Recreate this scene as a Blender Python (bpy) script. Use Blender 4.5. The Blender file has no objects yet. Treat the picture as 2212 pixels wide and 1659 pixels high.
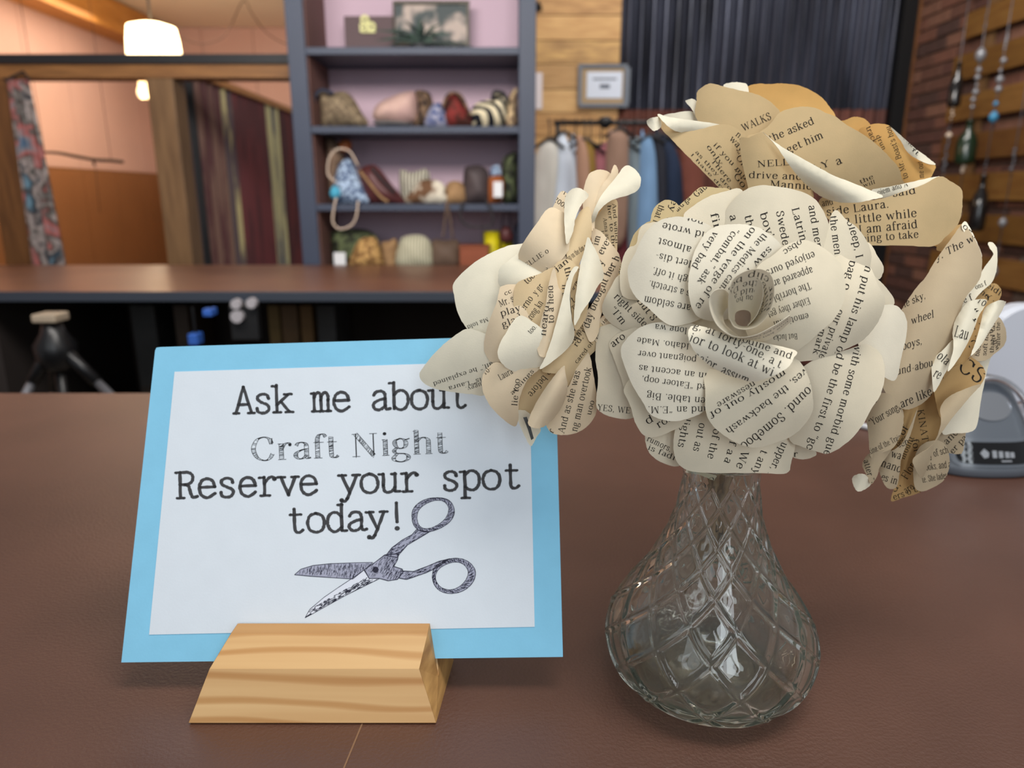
import bpy, bmesh, math, random
from math import sin, cos, tan, pi, radians, sqrt, atan2, hypot, exp
from mathutils import Vector
from mathutils.geometry import delaunay_2d_cdt
random.seed(7)
S = bpy.context.scene
COL = S.collection

# ------------------------------------------------------------------ camera
F = 1533.0; CX, CY = 1106.0, 829.5
TH = radians(14.8); CH = 0.26
CT, ST = cos(TH), sin(TH)
cam = bpy.data.cameras.new('camera'); camo = bpy.data.objects.new('camera', cam); COL.objects.link(camo)
camo.location = (0, 0, CH); camo.rotation_euler = (pi/2 - TH, 0, 0)
cam.sensor_width = 36; cam.sensor_fit = 'HORIZONTAL'; cam.lens = F/2212*36
cam.clip_start = 0.01; cam.clip_end = 60
cam.dof.use_dof = True; cam.dof.focus_distance = 0.345; cam.dof.aperture_fstop = 8.0
S.camera = camo

# ------------------------------------------------------------------ world, lamps, exposure
w = bpy.data.worlds.new('world'); S.world = w; w.use_nodes = True
bg = w.node_tree.nodes['Background']; bg.inputs[0].default_value = (0.92, 0.95, 1.0, 1); bg.inputs[1].default_value = 0.33

def area(name, loc, rot, sx, sy, power, col):
    l = bpy.data.lights.new(name, 'AREA'); l.shape = 'RECTANGLE'; l.size = sx; l.size_y = sy; l.energy = power; l.color = col
    o = bpy.data.objects.new(name, l); COL.objects.link(o); o.location = loc; o.rotation_euler = rot
    return o
# shop-front window behind the camera, a ceiling fixture over the near counter, two added fills beyond
area('window_daylight', (-1.45, -1.9, 1.05), (radians(78), 0, radians(-22)), 0.8, 1.5, 10, (0.86, 0.94, 1.0))
area('window_daylight', (0.05, -1.9, 1.05), (radians(78), 0, 0), 0.34, 1.5, 11, (0.86, 0.94, 1.0))
area('window_daylight', (0.62, -1.9, 1.05), (radians(78), 0, radians(6)), 0.34, 1.5, 11, (0.86, 0.94, 1.0))
area('ceiling_and_fill_light', (0.55, 0.10, 1.70), (0, 0, 0), 1.3, 0.5, 27, (1.0, 0.96, 0.90))
area('ceiling_and_fill_light', (1.2, 3.1, 2.04), (radians(40), 0, radians(-22)), 2.0, 0.6, 58, (1.0, 0.96, 0.92))  # added fill aimed at the back wall and the brick corner
area('ceiling_and_fill_light', (-0.5, 0.95, 1.35), (radians(74), 0, 0), 1.8, 0.5, 52, (1.0, 0.94, 0.88))  # added fill hung out of view, aimed into the shelf unit
area('back_room_light', (-2.0, 4.4, 1.36), (0, 0, 0), 1.2, 1.0, 16, (1.0, 0.86, 0.70))
vs = S.view_settings
vs.view_transform = 'Standard'; vs.look = 'None'; vs.gamma = 1; vs.use_curve_mapping = False; vs.exposure = 0.0
cy = S.cycles
cy.max_bounces = 14; cy.transmission_bounces = 14; cy.transparent_max_bounces = 8; cy.diffuse_bounces = 4; cy.glossy_bounces = 5
cy.sample_clamp_indirect = 25.0

# ------------------------------------------------------------------ pixel <-> place helpers (photo measured at 2212 x 1659)
def ray(px, py):
    u = (px-CX)/F; v = (CY-py)/F
    return Vector((u, CT+v*ST, -ST+v*CT))
def PD(px, py, d):
    return Vector((0, 0, CH)) + d*ray(px, py)
def PY(px, py, Y):
    r = ray(px, py); return Vector((0, 0, CH)) + r*(Y/r.y)
def PX(px, py, X):
    r = ray(px, py); return Vector((0, 0, CH)) + r*(X/r.x)
def PZ(px, py, Z):
    r = ray(px, py); return Vector((0, 0, CH)) + r*((Z-CH)/r.z)

# ------------------------------------------------------------------ materials
def lin(c):
    return tuple(((x/255)/12.92 if x/255 <= 0.04045 else ((x/255+0.055)/1.055)**2.4) for x in c)
MC = {}
def M(name, rgb, rough=0.7, var=0.0, scale=20, rgb2=None, bump=0.0, bscale=None, metal=0, trans=0.0, spec=0.4, stretch=(1, 1, 1), emit=0, sharp=None, coat=0, detail=4):
    if name in MC: return MC[name]
    m = bpy.data.materials.new(name); MC[name] = m; m.use_nodes = True
    nt = m.node_tree; n = nt.nodes; L = nt.links; b = n['Principled BSDF']
    c = lin(rgb); b.inputs['Base Color'].default_value = (*c, 1); b.inputs['Roughness'].default_value = rough
    b.inputs['Metallic'].default_value = metal; b.inputs['Specular IOR Level'].default_value = spec
    if coat: b.inputs['Coat Weight'].default_value = coat
    tc = n.new('ShaderNodeTexCoord'); mp = n.new('ShaderNodeMapping'); mp.inputs['Scale'].default_value = stretch
    L.new(tc.outputs['Object'], mp.inputs[0])
    if rgb2 is not None or var:
        nz = n.new('ShaderNodeTexNoise'); nz.inputs['Scale'].default_value = scale; nz.inputs['Detail'].default_value = detail
        L.new(mp.outputs[0], nz.inputs['Vector'])
        cr = n.new('ShaderNodeValToRGB')
        if rgb2 is None:
            c2 = tuple(x*(1-var) for x in c); c1 = tuple(min(1, x*(1+var)) for x in c)
        else:
            c1 = c; c2 = lin(rgb2)
        lo, hi = (0.3, 0.7) if sharp is None else (0.5-sharp, 0.5+sharp)
        cr.color_ramp.elements[0].position = lo; cr.color_ramp.elements[1].position = hi
        cr.color_ramp.elements[0].color = (*c1, 1); cr.color_ramp.elements[1].color = (*c2, 1)
        L.new(nz.outputs['Fac'], cr.inputs[0]); L.new(cr.outputs[0], b.inputs['Base Color'])
    if bump:
        nb = n.new('ShaderNodeTexNoise'); nb.inputs['Scale'].default_value = bscale or scale*3; nb.inputs['Detail'].default_value = 3
        L.new(mp.outputs[0], nb.inputs['Vector'])
        bp = n.new('ShaderNodeBump'); bp.inputs['Strength'].default_value = bump; bp.inputs['Distance'].default_value = 0.002
        L.new(nb.outputs['Fac'], bp.inputs['Height']); L.new(bp.outputs[0], b.inputs['Normal'])
    if trans:
        tr = n.new('ShaderNodeBsdfTranslucent'); mx = n.new('ShaderNodeMixShader'); mx.inputs[0].default_value = trans
        src = b.inputs['Base Color'].links[0].from_socket if b.inputs['Base Color'].links else None
        if src: L.new(src, tr.inputs[0])
        else: tr.inputs[0].default_value = (*c, 1)
        out = n['Material Output']
        L.new(b.outputs[0], mx.inputs[1]); L.new(tr.outputs[0], mx.inputs[2]); L.new(mx.outputs[0], out.inputs[0])
    if emit:
        b.inputs['Emission Color'].default_value = (*c, 1); b.inputs['Emission Strength'].default_value = emit
    return m
def wood(name, rgb, rgb2, axis='x', scale=6, rough=0.55, ring=1.0):
    st = {'x': (0.12, 1, 1), 'y': (1, 0.12, 1), 'z': (1, 1, 0.12)}[axis]
    return M(name, rgb, rough, rgb2=rgb2, scale=scale*10, stretch=st, bump=0.15, detail=6)
def pattern(name, rgb, rgb2, kind='wave', scale=40, rough=0.8, dist=2.0, dirn='X'):
    if name in MC: return MC[name]
    m = bpy.data.materials.new(name); MC[name] = m; m.use_nodes = True
    nt = m.node_tree; n = nt.nodes; L = nt.links; b = n['Principled BSDF']; b.inputs['Roughness'].default_value = rough
    b.inputs['Specular IOR Level'].default_value = 0.2
    tc = n.new('ShaderNodeTexCoord')
    if kind == 'wave':
        t = n.new('ShaderNodeTexWave'); t.bands_direction = dirn; t.inputs['Distortion'].default_value = dist; t.inputs['Detail'].default_value = 1
        o = t.outputs['Fac']
    elif kind == 'voronoi':
        t = n.new('ShaderNodeTexVoronoi'); o = t.outputs['Distance']
    else:
        t = n.new('ShaderNodeTexNoise'); t.inputs['Detail'].default_value = 2; o = t.outputs['Fac']
    t.inputs['Scale'].default_value = scale
    L.new(tc.outputs['Object'], t.inputs['Vector'])
    cr = n.new('ShaderNodeValToRGB'); cr.color_ramp.elements[0].position = 0.42; cr.color_ramp.elements[1].position = 0.56
    cr.color_ramp.elements[0].color = (*lin(rgb), 1); cr.color_ramp.elements[1].color = (*lin(rgb2), 1)
    L.new(o, cr.inputs[0]); L.new(cr.outputs[0], b.inputs['Base Color'])
    return m

# ------------------------------------------------------------------ object helpers
def link(o, parent=None):
    COL.objects.link(o)
    if parent is not None: o.parent = parent
    return o
def obj(name, verts, faces, m, parent=None, smooth=False, origin=None, smask=None):
    me = bpy.data.meshes.new(name)
    off = Vector((0, 0, 0))
    if parent is not None: off = wl(parent)
    elif origin is not None: off = Vector(origin)
    me.from_pydata([tuple(Vector(v)-off) for v in verts], [], faces)
    if smooth:
        if smask is None: me.polygons.foreach_set('use_smooth', [True]*len(faces))
        else: me.polygons.foreach_set('use_smooth', smask)
    if isinstance(m, (list, tuple)):
        for k in m: me.materials.append(k)
    else: me.materials.append(m)
    if smask is not None:
        fe = set()
        for p in me.polygons:
            if not p.use_smooth: fe.update(p.edge_keys)
        for e in me.edges:
            if e.key in fe: e.use_edge_sharp = True
    o = bpy.data.objects.new(name, me)
    if parent is None: o.location = off
    link(o, parent)
    return o
def wl(o):
    v = Vector(o.location)
    while o.parent is not None:
        o = o.parent; v += Vector(o.location)
    return v
def tag(o, label, cat, group=None, kind=None):
    if label: o['label'] = label
    if cat: o['category'] = cat
    if group: o['group'] = group
    if kind: o['kind'] = kind
    return o
def thing(name, loc, label, cat, group=None):
    o = bpy.data.objects.new(name, None); o.location = loc; o.empty_display_size = 0.02; link(o)
    return tag(o, label, cat, group)
def struct(o):
    o['kind'] = 'structure'; return o
def boxv(x0, x1, y0, y1, z0, z1):
    v = [(x, y, z) for z in (z0, z1) for y in (y0, y1) for x in (x0, x1)]
    f = [(0, 2, 3, 1), (4, 5, 7, 6), (0, 1, 5, 4), (2, 6, 7, 3), (0, 4, 6, 2), (1, 3, 7, 5)]
    return v, f
def box(name, x0, x1, y0, y1, z0, z1, m, parent=None, bev=0.0):
    v, f = boxv(x0, x1, y0, y1, z0, z1)
    if not bev:
        return obj(name, v, f, m, parent, origin=((x0+x1)/2, (y0+y1)/2, z0))
    bm = bmesh.new(); vs_ = [bm.verts.new(p) for p in v]
    for q in f: bm.faces.new([vs_[i] for i in q])
    bmesh.ops.bevel(bm, geom=bm.edges[:], offset=bev, segments=2, affect='EDGES', profile=0.5)
    bm.verts.index_update()
    vv = [p.co[:] for p in bm.verts]; ff = [[q.index for q in fc.verts] for fc in bm.faces]; bm.free()
    return obj(name, vv, ff, m, parent, origin=((x0+x1)/2, (y0+y1)/2, z0))
def catmull(p, n=6, closed=False):
    out = []; N = len(p); rng = N if closed else N-1
    for i in range(rng):
        a = p[(i-1) % N] if (closed or i > 0) else p[0]
        b = p[i]; c = p[(i+1) % N]
        d = p[(i+2) % N] if (closed or i+2 < N) else p[-1]
        for k in range(n):
            t = k/n; t2 = t*t; t3 = t2*t
            out.append(tuple(0.5*((2*b[j]) + (-a[j]+c[j])*t + (2*a[j]-5*b[j]+4*c[j]-d[j])*t2 + (-a[j]+3*b[j]-3*c[j]+d[j])*t3) for j in range(len(b))))
    if not closed: out.append(tuple(p[-1]))
    return out
def tubev(pts, r, n=8, cap=True):
    pts = [Vector(p) for p in pts]; v = []; f = []
    up = Vector((0, 0, 1)); prev = None
    for i, p in enumerate(pts):
        t = (pts[min(i+1, len(pts)-1)] - pts[max(i-1, 0)]).normalized()
        a = prev if prev is not None else (up if abs(t.z) < 0.9 else Vector((1, 0, 0)))
        s = t.cross(a).normalized(); a2 = s.cross(t).normalized(); prev = a2
        rr = r[i] if isinstance(r, (list, tuple)) else r
        for k in range(n):
            g = 2*pi*k/n; v.append(tuple(p + (s*cos(g)+a2*sin(g))*rr))
    for i in range(len(pts)-1):
        for k in range(n):
            k2 = (k+1) % n; f.append((i*n+k, i*n+k2, (i+1)*n+k2, (i+1)*n+k))
    if cap:
        f.append(tuple(range(n-1, -1, -1))); f.append(tuple((len(pts)-1)*n+k for k in range(n)))
    return v, f
def tube(name, pts, r, m, parent=None, n=8):
    v, f = tubev(pts, r, n); return obj(name, v, f, m, parent, smooth=True, origin=pts[0])
def lathev(c, prof, n=32, cap=True):
    v = []; f = []
    for (r, z) in prof:
        for k in range(n):
            a = 2*pi*k/n; v.append((c[0]+r*cos(a), c[1]+r*sin(a), c[2]+z))
    for i in range(len(prof)-1):
        for k in range(n):
            k2 = (k+1) % n; f.append((i*n+k, i*n+k2, (i+1)*n+k2, (i+1)*n+k))
    if cap:
        f.append(tuple(range(n-1, -1, -1))); f.append(tuple((len(prof)-1)*n+k for k in range(n)))
    return v, f
def lathe(name, c, prof, m, parent=None, n=32):
    v, f = lathev(c, prof, n); return obj(name, v, f, m, parent, smooth=True, origin=c)
def inside(poly, x, y):
    r = False; n = len(poly); j = n-1
    for i in range(n):
        xi, yi = poly[i][0], poly[i][1]; xj, yj = poly[j][0], poly[j][1]
        if (yi > y) != (yj > y) and x < (xj-xi)*(y-yi)/(yj-yi)+xi: r = not r
        j = i
    return r
def bdist(poly, x, y):
    m = 1e9; n = len(poly)
    for i in range(n):
        ax, ay = poly[i][0], poly[i][1]; bx, by = poly[(i+1) % n][0], poly[(i+1) % n][1]
        dx, dy = bx-ax, by-ay; l = dx*dx+dy*dy
        t = 0 if l == 0 else max(0, min(1, ((x-ax)*dx+(y-ay)*dy)/l))
        q = (ax+t*dx-x)**2+(ay+t*dy-y)**2
        if q < m: m = q
    return sqrt(m)
def triangulate(poly, step):
    """outline (2-D) -> points and triangles that fill it, with an inner grid"""
    pts = [Vector((p[0], p[1])) for p in poly]; nb = len(pts)
    edges = [(i, (i+1) % nb) for i in range(nb)]
    x0 = min(p[0] for p in poly); x1 = max(p[0] for p in poly); y0 = min(p[1] for p in poly); y1 = max(p[1] for p in poly)
    y = y0+step*0.5; row = 0
    while y < y1:
        x = x0+step*(0.5 if row % 2 else 0.1)
        while x < x1:
            if inside(poly, x, y) and bdist(poly, x, y) > step*0.45: pts.append(Vector((x, y)))
            x += step
        y += step*0.87; row += 1
    v, e, f, *_ = delaunay_2d_cdt(pts, edges, [], 1, 1e-6)
    ff = [tuple(t) for t in f if inside(poly, sum(v[i].x for i in t)/3, sum(v[i].y for i in t)/3)]
    return [(p.x, p.y) for p in v], ff
def sheet(poly, step, surf, thick, noff=0.0):
    """closed thin sheet: front at surf(x, y), back 'thick' behind along the normal; returns verts, faces, smooth mask"""
    v2, tri = triangulate(poly, step)
    e = step*0.2; P = []; N = []
    for (x, y) in v2:
        p = surf(x, y); a = surf(x+e, y)-p; b = surf(x, y+e)-p
        n = b.cross(a).normalized()
        if n.dot(p-Vector((0, 0, CH))) > 0: n = -n
        P.append(p); N.append(n)
    k = len(P)
    V = [tuple(P[i]) for i in range(k)] + [tuple(P[i]-N[i]*thick) for i in range(k)]
    def orient(t):
        a, b, c = (P[i] for i in t); g = (b-a).cross(c-a)
        return t if g.dot(N[t[0]]) > 0 else (t[0], t[2], t[1])
    tri = [orient(t) for t in tri]
    Fc = list(tri) + [(a+k, c+k, b+k) for (a, b, c) in tri]; sm = [True]*len(Fc)
    cnt = {}
    for t in tri:
        for i in range(3):
            a, b = t[i], t[(i+1) % 3]; cnt[(a, b)] = 1
    for (a, b) in list(cnt):
        if (b, a) not in cnt: Fc.append((b, a, a+k, b+k)); sm.append(False)
    return V, Fc, sm
def fr(fm, x, y): return (fm[0]+x/fm[2], fm[1]+y/fm[2])
# ------------------------------------------------------------------ a stroke alphabet (serif), drawn as ribbons
# c = smooth stroke, l = straight, t = straight thin, s = serif (x0 x1 y), d = dot
G = {
'a': (47, 'c 8,40 14,48 24,50 33,45 35,34 35,10 38,2 46,4|c 35,30 22,27 9,19 7,9 15,1 26,3 35,12'),
'b': (54, 'l 12,72 12,3|s 3 12 70|c 12,38 22,49 34,50 45,41 48,25 44,9 33,0 20,2 12,10'),
'c': (46, 'c 40,38 36,47 26,50 14,44 7,26 12,8 24,0 34,3 42,12'),
'd': (56, 'l 42,72 42,3|s 33 42 70|s 42 52 2|c 42,38 32,49 20,50 9,41 6,25 10,9 20,0 32,3 42,12'),
'e': (47, 't 8,28 41,28|c 41,28 37,43 25,50 12,44 6,26 11,7 25,0 41,11'),
'f': (33, 'c 36,64 30,72 20,70 15,60 14,48|l 14,50 14,2|s 4 31 48|s 4 26 1'),
'g': (50, 'c 22,50 10,44 8,34 14,23 24,20 34,25 37,36 32,46 22,50|c 14,23 6,14 12,6 32,4 42,-4 39,-14 24,-20 8,-16 4,-7 14,5|t 34,45 47,49'),
'h': (57, 'l 12,72 12,3|s 3 12 70|s 3 22 1|c 12,38 22,48 33,50 42,43 43,30|l 43,32 43,2|s 34 53 1'),
'i': (28, 'l 14,49 14,2|s 5 14 48|s 5 24 1|d 13 66'),
'j': (28, 'c 16,49 16,0 12,-14 3,-19|s 6 16 48|d 15 66'),
'k': (54, 'l 12,72 12,3|s 3 12 70|s 3 22 1|t 12,20 40,47|l 22,29 43,3|s 31 50 48|s 34 53 1'),
'l': (28, 'l 14,72 14,2|s 5 14 70|s 5 24 1'),
'm': (84, 'l 12,49 12,3|s 3 12 48|s 3 22 1|c 12,38 21,48 31,50 38,43 39,30|l 39,32 39,2|s 30 49 1|c 39,38 48,48 58,50 66,43 67,30|l 67,32 67,2|s 58 77 1'),
'n': (57, 'l 12,49 12,3|s 3 12 48|s 3 22 1|c 12,38 22,48 33,50 42,43 43,30|l 43,32 43,2|s 34 53 1'),
'o': (50, 'c 25,50 11,43 6,25 11,7 25,0 39,7 44,25 39,43 25,50'),
'p': (55, 'l 12,49 12,-20|s 3 12 48|s 3 23 -21|c 12,38 22,49 34,50 45,41 48,25 44,9 33,0 20,2 12,10'),
'q': (55, 'l 42,50 42,-20|s 33 52 -21|c 42,38 32,49 20,50 9,41 6,25 10,9 20,0 32,3 42,12'),
'r': (40, 'l 12,49 12,3|s 3 12 48|s 3 24 1|c 12,32 20,45 30,50 37,44|d 35 44'),
's': (41, 'c 33,38 30,47 19,50 9,45 8,36 17,28 29,22 34,13 29,3 18,0 8,4 6,13'),
't': (33, 'c 14,63 14,14 17,3 25,1 32,7|s 4 29 48'),
'u': (57, 'l 12,49 12,18|c 12,20 14,5 23,0 34,4 42,14|l 42,49 42,3|s 3 12 48|s 33 42 48|s 42 52 2'),
'v': (50, 'l 9,48 25,1|t 25,1 41,48|s 1 18 48|s 33 49 48'),
'w': (74, 'l 9,48 24,1|t 24,1 37,46|l 37,46 52,1|t 52,1 66,48|s 1 18 48|s 58 74 48'),
'x': (50, 'l 10,48 40,2|t 40,48 10,2|s 2 19 48|s 32 48 48|s 2 18 1|s 32 49 1'),
'y': (50, 'l 9,48 26,2|t 42,48 26,2 19,-14|c 20,-12 14,-20 6,-19|s 1 18 48|s 33 50 48|d 7 -17'),
'z': (44, 't 38,48 7,2|s 7 38 48|s 7 40 2|t 7,48 7,38|t 40,2 40,13'),
'A': (70, 't 9,2 35,70|l 35,70 60,2|t 18,24 51,24|s 1 19 1|s 49 70 1'),
'B': (62, 'l 14,68 14,2|s 4 14 68|s 4 14 1|c 14,68 36,68 47,61 46,47 34,37 14,36|c 14,36 38,36 53,30 55,17 48,4 34,1 14,1'),
'C': (66, 'c 56,50 50,64 36,70 18,62 8,36 17,10 36,0 50,6 58,20|t 57,66 57,48'),
'D': (72, 'l 14,68 14,2|s 4 14 68|s 4 14 1|c 14,68 38,68 58,56 64,35 58,13 38,1 14,1'),
'E': (60, 'l 14,68 14,2|s 4 52 68|s 4 54 1|t 14,36 38,36|t 52,68 52,54|t 55,1 55,17|t 38,44 38,28'),
'F': (56, 'l 14,68 14,2|s 4 50 68|s 4 24 1|t 14,36 36,36|t 50,68 50,54|t 37,44 37,28'),
'G': (70, 'c 56,50 50,64 36,70 18,62 8,36 17,10 36,0 50,5 57,14|t 57,66 57,48|l 57,28 57,6|s 45 66 28'),
'H': (76, 'l 14,68 14,2|l 60,68 60,2|s 4 24 68|s 4 24 1|s 50 70 68|s 50 70 1|t 14,36 60,36'),
'I': (34, 'l 17,68 17,2|s 6 28 68|s 6 28 1'),
'J': (40, 'c 24,68 24,14 18,-6 6,-10|s 13 35 68'),
'K': (70, 'l 14,68 14,2|s 4 24 68|s 4 24 1|t 14,28 54,68|l 27,42 58,2|s 44 64 68|s 48 70 1'),
'L': (58, 'l 14,68 14,2|s 4 24 68|s 4 54 1|t 54,1 54,18'),
'M': (86, 't 15,68 12,2|l 15,68 42,8|t 42,8 68,68|l 69,68 71,2|s 4 16 68|s 68 80 68|s 3 22 1|s 61 81 1'),
'N': (74, 't 14,68 14,2|l 14,68 60,2|t 60,68 60,2|s 4 16 68|s 50 70 68|s 4 24 1'),
'O': (72, 'c 36,70 17,62 8,35 17,8 36,0 55,8 64,35 55,62 36,70'),
'P': (58, 'l 14,68 14,2|s 4 14 68|s 4 25 1|c 14,68 38,68 52,60 52,44 40,33 14,32'),
'Q': (72, 'c 36,70 17,62 8,35 17,8 36,0 55,8 64,35 55,62 36,70|l 36,2 60,-14'),
'R': (66, 'l 14,68 14,2|s 4 14 68|s 4 25 1|c 14,68 38,68 51,61 51,47 38,37 14,36|c 30,36 40,30 46,10 52,2 64,4'),
'S': (52, 'c 43,52 38,66 24,70 11,62 11,48 24,39 38,31 43,18 36,4 22,0 10,6 7,20|t 44,66 44,50|t 7,4 7,20'),
'T': (62, 'l 31,68 31,2|s 6 56 68|s 20 42 1|t 6,68 6,53|t 56,68 56,53'),
'U': (72, 'l 14,68 14,24|c 14,26 18,6 36,0 54,8 59,28|t 59,26 59,68|s 4 25 68|s 49 69 68'),
'V': (68, 'l 10,68 34,1|t 34,1 58,68|s 1 20 68|s 49 67 68'),
'W': (94, 'l 10,68 30,1|t 30,1 47,66|l 47,66 67,1|t 67,1 84,68|s 1 20 68|s 76 93 68'),
'Y': (64, 'l 10,68 32,34|t 54,68 32,34|l 32,34 32,2|s 1 20 68|s 45 63 68|s 22 42 1'),
'.': (22, 'd 10 3'), ',': (22, 'd 10 3|t 12,2 7,-11'), "'": (18, 'd 9 66|t 10,66 6,53'), '-': (34, 's 5 28 24'),
'\u201c': (34, 'd 9 56|t 8,57 13,69|d 24 56|t 23,57 28,69'), '\u201d': (34, 'd 9 66|t 11,66 6,54|d 24 66|t 26,66 21,54'),
'!': (24, 'l 12,70 12,20|d 12 3'), '?': (44, 'c 8,54 14,68 28,68 36,56 30,40 20,30 20,18|d 20 3'), ':': (22, 'd 10 3|d 10 40'), ' ': (26, ''),
}
def ribbon(pts, wf, out, seg=None):
    """pts 2-D polyline -> quads of varying width appended to out as lists of 4 points"""
    L = []; R = []
    n = len(pts)
    for i, p in enumerate(pts):
        a = pts[max(i-1, 0)]; b = pts[min(i+1, n-1)]
        dx, dy = b[0]-a[0], b[1]-a[1]; l = hypot(dx, dy) or 1; dx /= l; dy /= l
        h = wf(dx, dy, i/(n-1))/2
        L.append((p[0]-dy*h, p[1]+dx*h)); R.append((p[0]+dy*h, p[1]-dx*h))
    for i in range(n-1): out.append((L[i], R[i], R[i+1], L[i+1]))
    return L, R
def dots(x, y, r, out, n=8):
    for k in range(n):
        a, b = 2*pi*k/n, 2*pi*(k+1)/n
        out.append(((x, y), (x+r*cos(a), y+r*sin(a)), (x+r*cos(b), y+r*sin(b))))
def glyph(ch, style, out, ox, rnd=random):
    adv, spec = G.get(ch, G['o'])
    if style == 'book': th, tn, sf, dt = 8.6, 3.6, 3.2, 5.0
    elif style == 'type': th, tn, sf, dt = 7.7, 7.7, 7.0, 6.3
    else: th, tn, sf, dt = 11.0, 1.6, 1.5, 5.0
    sx = 1.0
    if style == 'type':
        sx = 50/adv if adv > 50 else 1.0
        ox += (46-adv*sx)/2
    if not spec: return adv
    for part in spec.split('|'):
        k = part[0]; a = part[2:].split()
        if k == 'd':
            x, y = float(a[0]), float(a[1]); r = dt if ch not in 'ry' else dt*0.9
            dots(ox+x*sx, y, r, out); continue
        if k == 's':
            x0, x1, y = map(float, a)
            if style == 'type':
                if x1-x0 < 12: x0 -= 2.5 if x0 < 20 else 0; x1 += 2.5 if x0 > 20 else 0
                if ch in 'il' and y > 40: x0 -= 4
                if ch in 'il' and y < 10: x0 -= 5; x1 += 5
            pts = [(ox+(x0+(x1-x0)*i/4)*sx, y) for i in range(5)]
            if style == 'type': ribbon([(p[0], p[1]+rnd.uniform(-.7, .7)) for p in pts], lambda dx, dy, t: sf*rnd.uniform(.85, 1.1), out); dots(pts[0][0], y, sf*.5, out); dots(pts[-1][0], y, sf*.5, out)
            else: ribbon(pts, lambda dx, dy, t: sf, out)
            continue
        P = [tuple(map(float, q.split(','))) for q in a]
        if k == 'c': pts = catmull(P, 5)
        else:
            pts = []
            for i in range(len(P)-1):
                for j in range(4): pts.append((P[i][0]+(P[i+1][0]-P[i][0])*j/4, P[i][1]+(P[i+1][1]-P[i][1])*j/4))
            pts.append(P[-1])
        pts = [(ox+p[0]*sx, p[1]) for p in pts]
        if style == 'type':
            pts = [(p[0]+rnd.uniform(-.5, .5), p[1]+rnd.uniform(-.5, .5)) for p in pts]
            ribbon(pts, lambda dx, dy, t: th*rnd.uniform(.86, 1.14), out)
            dots(pts[0][0], pts[0][1], th*.55, out); dots(pts[-1][0], pts[-1][1], th*.55, out)
        elif style == 'book':
            if k == 't': ribbon(pts, lambda dx, dy, t: tn, out)
            elif k == 'l': ribbon(pts, lambda dx, dy, t: th, out)
            else: ribbon(pts, lambda dx, dy, t: tn+(th-tn)*abs(dy)**1.4, out)
        else:  # engraved, hatched letters
            wf = (lambda dx, dy, t: tn) if k == 't' else ((lambda dx, dy, t: th) if k == 'l' else (lambda dx, dy, t: tn+(th-tn)*abs(dy)**2.2))
            L, R = ribbon(pts, wf, [])
            for rail in (L, R): ribbon(rail, lambda dx, dy, t: 1.25, out)
            for i in range(len(L)-1):
                if hypot(L[i][0]-R[i][0], L[i][1]-R[i][1]) < 3.2: ribbon([pts[i], pts[i+1]], lambda dx, dy, t: 2.0, out)
                l = hypot(L[i+1][0]-L[i][0], L[i+1][1]-L[i][1]); m_ = max(1, int(l/1.9))
                for j in range(m_):
                    t = j/m_
                    p = (L[i][0]+(L[i+1][0]-L[i][0])*t, L[i][1]+(L[i+1][1]-L[i][1])*t)
                    t2 = t+rnd.uniform(-.1, .5)
                    q = (R[i][0]+(R[i+1][0]-R[i][0])*t2, R[i][1]+(R[i+1][1]-R[i][1])*t2)
                    if rnd.random() < 0.85: ribbon([p, q], lambda dx, dy, t: rnd.uniform(.6, 1.3), out)
    return adv
def textpolys(s, x0, y0, x1, y1, xh, style='book', skew=0.0, bow=0.0):
    """flat polygons of a line of text whose baseline runs (x0,y0)->(x1,y1) (screen sense, y down); xh = x-height"""
    raw = []; ox = 0
    for ch in s:
        st = []
        adv = glyph(ch, style, st, ox)
        raw.append(st); ox += 46 if style == 'type' else adv+ (5 if style == 'book' else 3)
    dx, dy = x1-x0, y1-y0; l = hypot(dx, dy); dx /= l; dy /= l
    sx = l/ox; sy = xh/50.0; ux, uy = dy, -dx
    out = []
    for st in raw:
        for q in st:
            r = []
            for (gx, gy) in q:
                a = (gx+skew*gy*sy/sx)*sx; t = a/l
                b = gy*sy + bow*4*t*(1-t)
                r.append((x0+dx*a+ux*b, y0+dy*a+uy*b))
            out.append(r)
    return out
def lift(polys, surf, eps, clip=None):
    V = []; Fc = []
    for q in polys:
        if clip is not None and not all(inside(clip, p[0], p[1]) for p in q): continue
        k = len(V)
        for p in q:
            P = surf(p[0], p[1]); a = surf(p[0]+2, p[1])-P; b = surf(p[0], p[1]+2)-P
            n = b.cross(a).normalized()
            if n.dot(P-Vector((0, 0, CH))) > 0: n = -n
            V.append(tuple(P+n*eps))
        Fc.append(tuple(range(k, k+len(q))))
    return V, Fc
# ------------------------------------------------------------------ room shell
fl = struct(box('floor', -3.3, 3.0, -2.2, 6.6, -1.0, -.95, wood('floor_boards', (150, 138, 124), (128, 114, 100), 'y')))
pink = M('wall_pink_paint', (198, 160, 146), .8, var=.03, scale=3)
pinkb = M('wall_brown_wainscot', (134, 88, 52), .6, var=.05, scale=4)
pinkl = M('shelf_back_lilac', (196, 170, 184), .8, var=.03, scale=3)
cream = M('ceiling_cream', (240, 228, 208), .8, var=.02, scale=3)
rough_beam = wood('beam_timber', (150, 104, 58), (112, 74, 38), 'x', 4)
beam_y = wood('beam_timber_long', (204, 142, 70), (176, 116, 48), 'y', 4)
post_w = wood('post_timber', (122, 92, 60), (92, 66, 40), 'z', 4)
slate = M('slate_paint', (54, 62, 80), .5, var=.04, scale=8)
blk = M('black_paint', (28, 29, 32), .5)
YW = 6.0
xl = PY(330, 80, YW).x - .02
zc = PY(520, 62, YW).z
zsplit = PY(240, 376, YW).z
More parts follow.
